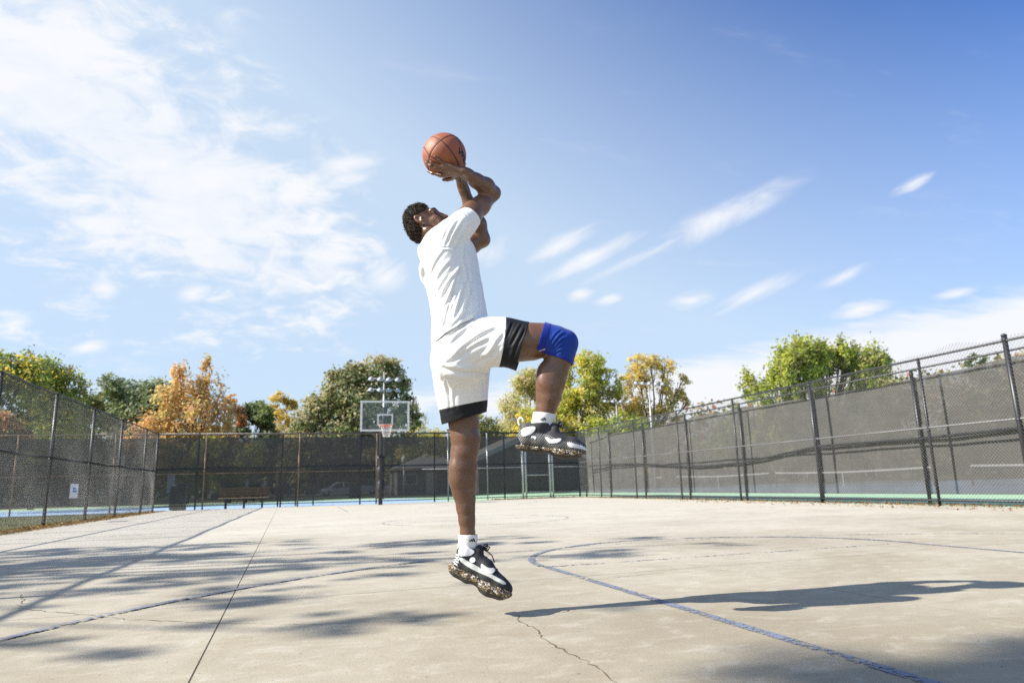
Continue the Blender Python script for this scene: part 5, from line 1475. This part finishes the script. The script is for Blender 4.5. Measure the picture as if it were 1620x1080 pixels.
V = relax(V, F, 2, 0.5)
a, b = pp(737, 328, -.31), pp(756, 357, -.31)
no = unit(elR-shR); V, F = trim(V, F, (a+b)/2, no, lambda V: (V[:, 2] > 1.93) & (V[:, 0] > -0.27) & (V[:, 1] < -0.19))
no = unit(elL-shL); V, F = trim(V, F, pp(738, 391, 0.0), no, lambda V: (V[:, 2] > 1.84) & (V[:, 0] > -0.30) & (V[:, 1] > -0.07))
a, b = pp(686, 553, -.17), pp(772, 506, -.17); t = unit(b-a)
no = unit((t[2], 0, -t[0])); V, F = trim(V, F, (a+b)/2+np.array([0, 0, 0.004]), no)
ncen = pp(690, 388, -.175); nd = unit(hp_(-0.025, 0, -0.06)-ncen)
V, F = trim(V, F, ncen+nd*0.022, nd, lambda V: np.linalg.norm((V-ncen)-np.outer((V-ncen)@nd, nd), axis=1) < 0.088)
V = smooth_rim(V, F, 5)
shirt = qobj('shirt', V, F, M_shirt, person, 0.003)
rng_ = [ncen+nd*0.018+0.074*(math.cos(t)*unit(np.cross(nd, (0, 1, 0)))+math.sin(t)*np.array([0, 1, 0])) for t in np.linspace(0, 2*PI, 29)[:-1]]
tube('collar', rng_, 0.008, M_shirt, shirt, 6, True)

# ---- shorts
so = Vol((-0.48, -0.50, 0.90), (0.16, 0.13, 1.60), 0.005)
so.chain([hw(731, 515, 39, -.175, 296), hw(731, 535, 41, -.175, 296), hw(731, 553, 45, -.175, 296), hw(729, 570, 47, -.165, 294)], 0.03, (0, 1, 0), 0.80)
so.chain([C4(738, 549, -.235, .120), C4(770, 541, -.275, .124), C4(800, 541, -.30, .119), C4(836, 550, -.315, .124), C4(850, 552, -.315, .124)], 0.04)
so.chain([C4(729, 572, -.12, .148), C4(730, 605, -.085, .140), C4(732, 635, -.07, .126), C4(734, 665, -.06, .112), C4(735, 685, -.06, .108)], 0.04)
V, F = so.mesh(); V = taubin(relax(V, F, 3, 0.5), F, 14)
V = wrinkle(V, F, 0.004, 42, [(0.5, 0.2, 0.8), (0.2, 0, 1), (0.7, 0.2, 0.5)], 7)
V = creases(V, F, [([(772, 578), (745, 585), (720, 584), (692, 576)], 1.3), ([(748, 598), (722, 598), (700, 590)], .8), ([(775, 540), (748, 550), (722, 566), (702, 574)], 1.0), ([(790, 520), (765, 532), (738, 548), (715, 566)], 1.1),
    ([(800, 530), (786, 548), (770, 572)], .7), ([(738, 510), (714, 528), (692, 556)], .6), ([(752, 512), (735, 524), (712, 545)], .7), ([(700, 596), (706, 620), (706, 646)], .6), ([(720, 604), (714, 622), (716, 642)], .4), ([(795, 548), (775, 562), (748, 574)], .8), ([(760, 590), (764, 612), (762, 632)], .5), ([(684, 545), (690, 570), (700, 590)], .5)], 0.009, 0.010, -0.38, -0.12)
V = relax(V, F, 1, 0.5)
V = creases(V, F, [([(826, 512), (818, 528), (808, 548)], 1.0), ([(832, 520), (822, 540), (812, 556)], 1.0), ([(812, 508), (806, 524), (800, 540)], .8), ([(822, 545), (812, 562), (804, 578)], .7), ([(715, 662), (735, 652), (755, 648)], .7)], 0.006, 0.006, -0.40, -0.10)
legsplit = lambda V: (V[:, 0] > -0.14) & (V[:, 2] > 1.14)
a, b = pp(838, 506, -.31), pp(815, 590, -.31); t = unit(b-a); noR = unit((-t[2], 0.0, t[0])); noR = noR if noR[0] > 0 else -noR
V, F = trim(V, F, (a+b)/2, noR, legsplit)
c, d = pp(699, 671, -.06), pp(767, 652, -.06); t = unit(d-c); noL = unit((t[2], 0.1, -t[0])); noL = noL if noL[2] < 0 else -noL
V, F = trim(V, F, (c+d)/2, noL, lambda V: V[:, 2] < 1.12)
V = smooth_rim(V, F, 5)
# black bands near the hems
a2, b2 = pp(800, 500, -.31), pp(789, 586, -.31); t = unit(b2-a2); nR2 = unit((-t[2], 0.12, t[0])); nR2 = nR2 if nR2[0] > 0 else -nR2
c2, d2 = pp(699, 648, -.06), pp(770, 633, -.06); t = unit(d2-c2); nL2 = unit((t[2], 0.1, -t[0])); nL2 = nL2 if nL2[2] < 0 else -nL2
fc = V[F].mean(1)
mR = (((fc-(a2+b2)/2)@nR2) > 0) & legsplit(fc); mL = (((fc-(c2+d2)/2)@nL2) > 0) & (fc[:, 2] < 1.14)
def snap(V, F, m, co, no):
    inn = np.zeros(len(V), bool); inn[F[m].ravel()] = True; outm = np.zeros(len(V), bool); outm[F[~m].ravel()] = True
    w = inn & outm; dd = (V-co)@no; w &= np.abs(dd) < 0.012
    V[w] -= dd[w][:, None]*no
snap(V, F, mR, (a2+b2)/2, nR2); snap(V, F, mL, (c2+d2)/2, nL2)
Vw, Fw = compact(V, F[~(mR | mL)]); Vw = smooth_rim(Vw, Fw, 4); shorts = qobj('shorts', Vw, Fw, M_shorts, person, 0.003)
for m in (mR, mL):
    Vb, Fb = compact(V, F[m]); Vb = smooth_rim(Vb, Fb, 4)
    qobj('hem_band', Vb, Fb, M_hem, shorts, 0.0035)

# ---- knee sleeve
kv = Vol((0.04, -0.46, 1.18), (0.38, -0.20, 1.50), 0.004)
kv.chain(legR_up[2:], 0.02, inflate=0.0055); kv.chain(legR_lo[:5], 0.02, inflate=0.0055)
kv.ell(pp(899, 540, YR), (.045, .047, .051), None, 0.03)
V, F = kv.mesh(); V = taubin(relax(V, F, 1, 0.4), F, 8)
V = creases(V, F, [([(895, 526), (884, 535), (872, 551)], 1.0), ([(900, 534), (887, 541), (874, 556)], 1.0), ([(899, 545), (886, 549), (875, 560)], .8), ([(888, 522), (880, 530), (870, 545)], .7), ([(900, 556), (886, 556), (874, 563)], .7)], 0.0055, 0.0045, -0.40, -0.28)
a, b = pp(862, 510, YR), pp(848, 562, YR); t = unit(b-a); no = unit((t[2], 0, -t[0])); no = -no if no[0] > 0 else no
V, F = trim(V, F, (a+b)/2, no)
a, b = pp(861, 562, YR), pp(904, 577, YR); t = unit(b-a); n2 = unit((t[2], 0, -t[0])); n2 = -n2 if n2[2] > 0 else n2
V, F = trim(V, F, (a+b)/2, n2)
V = smooth_rim(V, F, 4)
knee = qobj('knee_sleeve', V, F, M_knee, person, 0.002)
M_knee2 = cloth('blue_rib_band', (0.007, 0.024, 0.27), 0.6, weave=400, strength=0.6)
fc = V[F].mean(1)
band = (((fc-(a+b)/2)@n2) > -0.012)
a, b = pp(862, 510, YR), pp(848, 562, YR)
band |= (((fc-(a+b)/2)@no) > -0.034)
N_ = vnormals(V, F); Vb, Fb = compact(V+N_*0.0007, F[band]); Vb = smooth_rim(Vb, Fb, 6); qobj('rib_band', Vb, Fb, M_knee2, knee, 0.001)
p = pp(856, 559, YR); y = kv.near_y(p[0], p[2]) or -0.4
box('logo_tag', (p[0]+.002, y-0.002, p[2]+.006), (0.034, 0.006, 0.012), pm('pink_white_tag', (0.70, 0.42, 0.42), 0.6), knee, Matrix.Rotation(-0.25, 3, 'Y'), 0.002)
# ================================================================== SHOES AND SOCKS
def camo(name):
    m, T = new_mat(name)
    P = T.n('ShaderNodeTexCoord').outputs['Object']
    Q = T.mapping(P, rot=(0.3, 0.2, 0.5), scale=(1.0, 1.0, 1.5))
    a = T.noise(Q, 62, 3, 0.6, 1.0); b = T.noise(T.mapping(Q, loc=(3, 1, 2)), 56, 3, 0.6, 1.0)
    c = T.ramp(a, [(0.0, (0.27, 0.165, 0.062)), (0.45, (0.27, 0.165, 0.062)), (0.455, (0.016, 0.014, 0.012)), (0.575, (0.016, 0.014, 0.012)), (0.58, (0.44, 0.33, 0.17))], 'CONSTANT')
    c = T.mix(T.remap(b, 0.57, 0.58), c, (0.020, 0.018, 0.016))
    c = T.mix(T.remap(b, 0.41, 0.40), c, (0.70, 0.68, 0.62))
    s = T.n('ShaderNodeBsdfPrincipled', inp={'Base Color': c}); s.inputs['Roughness'].default_value = 0.55
    bn = T.n('ShaderNodeBump', inp={'Height': a}); bn.inputs['Strength'].default_value = 0.5; bn.inputs['Distance'].default_value = 0.002
    T.set(s.inputs['Normal'], bn.outputs[0]); out(T, s.outputs[0]); return m
def grid_mat(name, freq, thr, ca, cb, ang=0.55, zmax=None, cc=(0.06, 0.06, 0.065)):
    "printed lattice of small pale cells on black, in the plane of the shoe's side"
    m, T = new_mat(name)
    P = T.n('ShaderNodeTexCoord').outputs['Object']
    q = T.n('ShaderNodeSeparateXYZ', inp={0: P})
    x, y, z = q.outputs
    def wv(a): 
        k = T.math('ADD', T.math('MULTIPLY', x, freq*math.cos(a)), T.math('MULTIPLY', z, freq*math.sin(a)))
        return T.math('SINE', k)
    v = T.math('ADD', wv(ang), wv(-ang*1.25))
    c = T.mix(T.remap(v, thr-0.15, thr+0.15), ca, cb)
    if zmax is not None:
        nz = T.math('ADD', z, T.math('MULTIPLY', T.math('SINE', T.math('MULTIPLY', x, 38)), 0.006))
        nz = T.math('ADD', nz, T.math('MULTIPLY', x, 0.16))
        c = T.mix(T.remap(nz, zmax-0.001, zmax+0.001), c, cc)
    s = T.n('ShaderNodeBsdfPrincipled', inp={'Base Color': c}); s.inputs['Roughness'].default_value = 0.6; s.inputs['Specular IOR Level'].default_value = 0.35
    bn = T.n('ShaderNodeBump', inp={'Height': T.noise(P, 700, 2)}); bn.inputs['Strength'].default_value = 0.25; bn.inputs['Distance'].default_value = 0.001
    T.set(s.inputs['Normal'], bn.outputs[0]); out(T, s.outputs[0]); return m
M_camo = camo('gold_black_camouflage_rubber')
M_hex = grid_mat('black_shoe_with_pale_lattice', 880, 0.62, (0.014, 0.014, 0.014), (0.50, 0.50, 0.49), zmax=0.104, cc=(0.050, 0.048, 0.050))
M_blk = pm('black_shoe_knit', (0.016, 0.016, 0.018), 0.6, var=0.2, vscale=60, bump=0.3, bscale=500)
M_zeb = grid_mat('black_white_zebra_heel', 520, 0.0, (0.03, 0.03, 0.03), (0.65, 0.65, 0.64), 1.2)
M_wpan = pm('white_shoe_leather', (0.78, 0.78, 0.76), 0.45, var=0.04, vscale=40, bump=0.1, bscale=300)
M_gpan = pm('pale_grey_shoe_leather', (0.60, 0.60, 0.54), 0.5, var=0.06, vscale=40, bump=0.1, bscale=300)
M_lace = pm('black_lace', (0.014, 0.014, 0.015), 0.8)
M_lacew = pm('grey_lace', (0.40, 0.40, 0.40), 0.8)
M_outsole = pm('dark_outsole_rubber', (0.05, 0.045, 0.04), 0.7, bump=0.6, bscale=240)

def inpoly(x, z, poly):
    c = np.zeros(len(x), bool); n = len(poly)
    for i in range(n):
        x1, z1 = poly[i]; x2, z2 = poly[(i+1) % n]
        k = ((z1 > z) != (z2 > z)) & (x < (x2-x1)*(z-z1)/(z2-z1+1e-12)+x1)
        c ^= k
    return c
def smoothpoly(p, it=2):
    for _ in range(it):
        q = []
        for a, b in zip(p, p[1:]+p[:1]):
            q += [(a[0]*.75+b[0]*.25, a[1]*.75+b[1]*.25), (a[0]*.25+b[0]*.75, a[1]*.25+b[1]*.75)]
        p = q
    return p
def make_shoe(label, mupper, panels, origin, fw, up, laces, tab_col, cx, tx, tz, vz, tzz, stop, sf):
    fw = unit(fw); up = unit(np.array(up)-fw*(np.array(up)@fw)); lt = np.cross(up, fw)
    MX = Matrix.Identity(4)
    for i in range(3): MX[i][0], MX[i][1], MX[i][2], MX[i][3] = fw[i], lt[i], up[i], origin[i]
    FR = np.stack([fw, lt, up]); org = np.array(origin)
    def side(pts, y=-0.042):
        "outline seen on the shoe's near flank -> flank coordinates"
        o = []
        for px, py in pts:
            d = pp(px, py, 0)-CAMP; t = (y-(CAMP-org)@lt)/(d@lt); q = FR@(CAMP+t*d-org); o.append((q[0], q[2]))
        return o
    sv = Vol((-0.05, -0.075, -0.02), (0.37, 0.075, 0.225), 0.0025)
    # upper
    sv.chain([(.042, 0, .062, .040), (.10, 0, .062, .041), (.19, -.002, .056, .045), (.26, -.002, .050, .041), (.300, 0, .047, .030)], 0.02)
    sv.chain([(.040, 0, .085, .038), (.25*.04+.75*cx, 0, .118, .041), (cx, 0, .142, .041), (cx+.012, 0, .152, .038)], 0.02)
    if cx > .06: sv.chain([(.036, 0, .085, .034), (.036, 0, .122, .030), (cx, 0, .125, .036)], 0.03)
    sv.chain([(tx-.012, 0, tz-.060, .036), (.165, 0, (tz-.045+vz)*.5-.022, .036), (.215, 0, vz-.034, .036), (.27, 0, tzz-.026, .030), (.300, 0, tzz-.030, .026)], 0.025)
    sv.cone((cx-.004, 0, .120), (cx-.012, 0, .24), .031, .034, 0.006, op='sub')
    sv.plane_cut((cx-.045, 0, .126), unit((-.36, 0, 1))) if cx < .06 else sv.plane_cut((.0, 0, .130), unit((-.12, 0, 1)))
    sv.chain([(tx+.004, 0, tz-.065, .026), (tx, 0, tz-.030, .023), (tx-.003, 0, tz-.014, .017)], 0.012, (0, 1, 0), 0.8)
    sv.plane_cut((0, 0, .014), (0, 0, -1))
    V, F = sv.mesh(); V = relax(V, F, 2, 0.45)
    up_o = qobj('shoe', V, F, mupper, person)
    up_o.matrix_local = MX
    if label: up_o['label'] = label
    N = vnormals(V, F); fc = V[F].mean(1); fn = N[F].mean(1)
    near = fn[:, 1] < 0.25
    for nm, poly, mat, off in panels:
        P = smoothpoly(side(poly))
        m = inpoly(fc[:, 0], fc[:, 2], P) & near & (fc[:, 1] < 0.012)
        if m.sum() < 4: continue
        Vp, Fp = compact(V+N*off, F[m]); Vp = smooth_rim(Vp, Fp, 8)
        qobj(nm, Vp, Fp, mat, up_o, 0.002)
    # sole
    ss = Vol((-0.03, -0.085, -0.04), (0.38, 0.085, 0.085), 0.0025)
    ss.chain([(.038, 0, .020, .042), (.10, 0, .018, .042), (.15, 0, .017, .044), (.220, -.002, .010, .051), (.275, 0, .017, .047), (.308, 0, .032, .034)], 0.015, (0, 0, 1), sf)
    ss.ell((.016, 0, .040), (.036, .042, .034), None, 0.014)
    ss.ell((.140, 0, -.022), (.034, .1, .026), None, 0.010, 'sub')
    ss.plane_cut((.0, 0, stop), unit((0.0, 0, 1)))
    V, F = ss.mesh(); V = relax(V, F, 1, 0.4)
    N = vnormals(V, F); fn = N[F].mean(1)
    sole = qobj('sole', V, F, None, up_o, mats=[M_camo, M_outsole], midx=np.where(fn[:, 2] < -0.75, 1, 0))
    # laces
    for q in range(4):
        f = q/3.0; x0 = tx+.012+f*(.205-tx); z0 = (tz-.030)*(1-f)+(vz+.010)*f+.004; w = .022+.006*f
        tube('lace', [(x0-.006, -w, z0-.020), (x0, -w*.55, z0-.003), (x0+.002, 0, z0+.001), (x0, w*.55, z0-.003), (x0-.006, w, z0-.020)], .0036, laces[q % 2], up_o, 6)
    def K(x, y, z): return (tx+x, y, tz+z)
    tube('lace', [K(.012, 0, -.012), K(.026, -.012, .008), K(.046, -.022, .006), K(.042, -.016, -.010), K(.012, 0, -.012)], .0042, laces[0], up_o, 6)
    tube('lace', [K(.012, 0, -.012), K(.010, .010, .014), K(.022, .020, .024), K(.030, .014, .004), K(.012, 0, -.012)], .0042, laces[1], up_o, 6)
    tube('lace', [K(.012, 0, -.012), K(.040, -.020, -.016), K(.076, -.032, -.030), K(.102, -.036, -.056)], .0032, laces[0], up_o, 6)
    tube('lace', [K(.012, 0, -.012), K(.034, -.014, -.018), K(.056, -.024, -.020), K(.064, -.026, -.026)], .0030, laces[0], up_o, 6)
    tube('lace', [K(-.004, -.018, -.014), K(.006, 0, -.008), K(-.004, .018, -.014)], .0036, laces[1], up_o, 6)
    # heel pull loop
    hx = (cx if cx < .06 else .036)-.036
    tube('pull_tab', [(hx+.004, 0, .118), (hx-.010, 0, .132), (hx-.016, 0, .150), (hx-.006, 0, .164), (hx+.008, 0, .158), (hx+.012, 0, .136)], .0055, tab_col, up_o, 6)
    return up_o
def Lxz(pts): return [(690+x/9, 835+y/9) for x, y in pts]
def Rxz(pts): return [(800+x/10.8, 640+y/10.8) for x, y in pts]
def circ(cx, cy, r): return [(cx+r*math.cos(t), cy+r*math.sin(t)) for t in np.linspace(0, 2*PI, 9)[:-1]]
pl_ = [('collar_panel', Lxz([(325, 405), (312, 300), (380, 250), (480, 285), (560, 330), (510, 385), (430, 400)]), M_wpan, .0022),
       ('side_stripe', Lxz([(325, 405), (420, 450), (650, 580), (800, 670), (950, 745), (1010, 785), (960, 815), (780, 715), (560, 615), (400, 520), (335, 460)]), M_gpan, .0022),
       ('star_panel', Lxz([(635, 490), (690, 535), (755, 575), (840, 560), (840, 612), (790, 670), (720, 655), (645, 615)]), M_gpan, .0026),
       ('round_badge', Lxz(circ(518, 450, 46)), M_wpan, .0026),
       ('heel_counter', Lxz([(180, 520), (210, 380), (310, 320), (330, 400), (330, 480), (300, 540), (220, 560)]), M_zeb, .0016)]
lf = np.array([.253, -.035, -.117])
lo_ = pp(711, 905, -.05) + np.array([0, -.04, 0.004])
make_shoe('black shoe with pale stripe on the pointed down foot', M_blk, pl_, lo_, lf, (0.42, 0.30, 0.86), (M_lace, M_lace), M_gpan, .034, .094, .192, .104, .080, .042, 1.5)
pr_ = [('collar_panel', Rxz([(265, 480), (285, 400), (420, 372), (520, 370), (508, 440), (430, 515), (290, 555)]), M_wpan, .0022),
       ('wave_panel', Rxz([(655, 560), (720, 550), (765, 600), (860, 588), (970, 575), (930, 645), (830, 668), (735, 660), (705, 605)]), M_wpan, .0024),
       ('toe_panel', Rxz([(1040, 625), (1200, 680), (1330, 700), (1450, 780), (1250, 745), (1100, 735), (1055, 700)]), M_wpan, .0024),
       ('hook_badge', Rxz([(420, 565), (460, 525), (525, 550), (525, 595), (490, 590), (475, 560), (440, 585)]), M_wpan, .0024)]
rf = np.array([.33, -.02, -.045])
make_shoe('black and white latticed shoe on the raised foot', M_hex, pr_, pp(819.5, 713, YR)+np.array([0, -.012, .002]), rf, (0.13, 0.06, 0.98), (M_lace, M_lacew), M_wpan, .095, .168, .152, .082, .062, .024, 1.85)

# socks with ribbed cuffs and the three slanted bars
M_mark = pm('black_knit_mark', (0.012, 0.012, 0.012), 0.8)
def sock(cl, planepts, mark, Y):
    lo = np.min([c[:3] for c in cl], 0)-.08; hi = np.max([c[:3] for c in cl], 0)+.08
    v = Vol(lo, hi, 0.0032); v.chain(cl, 0.02, (0, 1, 0), 1.12)
    V, F = v.mesh(); V = relax(V, F, 1, 0.4)
    a, b = planepts; t = unit(b-a); no = unit((-t[2], 0, t[0])); no = no if no[2] > 0 else -no
    V, F = trim(V, F, (a+b)/2, no)
    # ribs
    c0 = np.array(cl[0][:3]); ang = np.arctan2(V[:, 1]-c0[1], V[:, 0]-c0[0]); N = vnormals(V, F)
    V = V+N*(0.0007*np.sin(ang*44))[:, None]
    V = smooth_rim(V, F, 4)
    o = qobj('sock', V, F, M_sock, person, 0.0025)
    bm = bmesh.new()
    for (q0, q1, q2, q3) in mark:
        vs = []
        for px, py in (q0, q1, q2, q3):
            p = pp(px, py, Y); y = v.near_y(p[0], p[2]); y = (y if y is not None else Y)-0.0022
            p = pp(px, py, y); vs.append(bm.verts.new((p[0], y, p[2])))
        bm.faces.new(vs)
    g = bmesh.ops.extrude_face_region(bm, geom=list(bm.faces))
    for e in g['geom']:
        if isinstance(e, bmesh.types.BMVert): e.co.y -= 0.0012
    mesh_bm('three_bar_mark', bm, M_mark, o)
    return o
def bars(x0, y0, w, hgt, lean=0.35):
    r = []
    for k in range(3):
        bx0 = x0+k*w*1.25; hh = hgt*(0.42+0.29*k)
        r.append(((bx0+w*1.0, y0), (bx0+w*1.9, y0), (bx0+w*1.9-hh*lean*1.6, y0-hh), (bx0+w*1.0-hh*lean*1.6, y0-hh)))
    return r
sock([C4(739.5, 838, YL, .0455), C4(740.5, 850, YL, .045), C4(740, 862, YL, .040), C4(743, 880, YL, .034)], (pp(728, 845.5, YL), pp(752, 845, YL)), bars(740, 856.3, 2.9, 5.2), YL)
sock([C4(864, 645, YR, .0525), C4(861, 658, YR, .052), C4(856, 674, YR, .047), C4(858, 690, YR, .034)], (pp(848, 652, YR), pp(880, 656, YR)), bars(852.5, 664.5, 2.7, 4.6), YR)

# ================================================================== BASKETBALL
mb, T = new_mat('orange_ball_leather')
P = T.n('ShaderNodeTexCoord').outputs['Object']
vo = T.n('ShaderNodeTexVoronoi', inp={'Vector': P, 'Scale': 420.0})
n1 = T.noise(P, 14, 4)
c = T.mix(T.remap(n1, .3, .7), (0.30, 0.085, 0.036), (0.38, 0.120, 0.055))
c = T.mix(T.remap(T.noise(P, 60, 4, 0.7), 0.55, 0.75, 0, 0.4), c, (0.22, 0.062, 0.030))
s_ = T.n('ShaderNodeBsdfPrincipled', inp={'Base Color': c}); s_.inputs['Roughness'].default_value = 0.48
bn = T.n('ShaderNodeBump', inp={'Height': vo.outputs['Distance']}); bn.inputs['Strength'].default_value = 0.5; bn.inputs['Distance'].default_value = 0.0012; bn.invert = True
T.set(s_.inputs['Normal'], bn.outputs[0]); out(T, s_.outputs[0])
M_seam = pm('black_ball_channel', (0.012, 0.011, 0.010), 0.6)
# axes of the ball, found from the channels seen in the photograph
j0 = unit(onball(430, 190, BR)-BALL)                    # where two channels cross
d1 = onball(230, 450, BR)-BALL; d1 = unit(d1-j0*(d1@j0))
d2 = unit(np.cross(j0, d1))
BX, BY_, BZ = j0, d1, d2
curves = []
tt_ = np.linspace(0, 2*PI, 97)[:-1]
curves.append([BX*math.cos(t)+BY_*math.sin(t) for t in tt_])
curves.append([BX*math.cos(t)+BZ*math.sin(t) for t in tt_])
for sg_ in (1, -1):
    cv = []
    for t in tt_:
        y = 0.62+0.16*math.cos(2*t)
        r = math.sqrt(max(0.0, 1-y*y)); cv.append(unit(BY_*sg_*y+(BX*math.cos(t)+BZ*math.sin(t))*r))
    curves.append(cv)
bm = bmesh.new(); bmesh.ops.create_icosphere(bm, subdivisions=6, radius=BR)
VV = np.array([v.co[:] for v in bm.verts]); U = VV/np.linalg.norm(VV, axis=1)[:, None]
dm = np.full(len(U), 9.0)
for cv in curves:
    cvn = np.array(cv)
    for i in range(0, len(U), 4000): dm[i:i+4000] = np.minimum(dm[i:i+4000], np.arccos(np.clip(U[i:i+4000]@cvn.T, -1, 1)).min(1))
dep = 0.0022*np.exp(-((dm*BR)/0.0042)**2)
for v, d_ in zip(bm.verts, dep): v.co = v.co*(1-d_/BR)
BW = np.array([_c*BALL[0]-_s*(BALL[1]+PD0), _s*BALL[0]+_c*(BALL[1]+PD0), BALL[2]])
ball = mesh_bm('basketball', bm, mb, None, True)
ball.location = BW; ball.rotation_euler = (0, 0, CAM_YAW)
tag(ball, 'orange basketball held up in both hands above the head', 'basketball')
for cv in curves: tube('seam', [p*(BR-0.0022) for p in cv], 0.0030, M_seam, ball, 8, True)
# lettering wrapped on the ball
def letter_mesh(txt, size, mat, parent, cdir, xdir, ext, lift):
    cu = bpy.data.curves.new('lettering', 'FONT'); cu.body = txt; cu.size = size; cu.extrude = 0.0; cu.align_x = 'LEFT'; cu.align_y = 'CENTER'; cu.offset = ext; cu.resolution_u = 3
    ob = bpy.data.objects.new('lettering', cu); COL.objects.link(ob)
    dg = bpy.context.evaluated_depsgraph_get(); me = bpy.data.meshes.new_from_object(ob.evaluated_get(dg))
    bpy.data.objects.remove(ob); bpy.data.curves.remove(cu)
    bm = bmesh.new(); bm.from_mesh(me); bpy.data.meshes.remove(me)
    bmesh.ops.triangulate(bm, faces=bm.faces); bmesh.ops.subdivide_edges(bm, edges=[e for e in bm.edges if e.calc_length() > 0.006], cuts=2)
    n = unit(cdir); x = unit(np.array(xdir)-n*(np.array(xdir)@n)); y = np.cross(n, x)
    for v in bm.verts:
        a, b = v.co.x*1.25/BR, v.co.y/BR
        r = math.hypot(a, b); d = n*math.cos(r)+(x*a+y*b)*(math.sin(r)/r if r > 1e-6 else 1)
        v.co = d*(BR+lift)
    return mesh_bm('lettering', bm, mat, parent)
wd = unit(onball(735, 365, BR)-BALL); wx = unit((onball(840, 520, BR)-BALL)-(onball(735, 365, BR)-BALL))
letter_mesh('Wilson', 0.044, M_seam, ball, wd, wx, 0.0022, 0.0006)
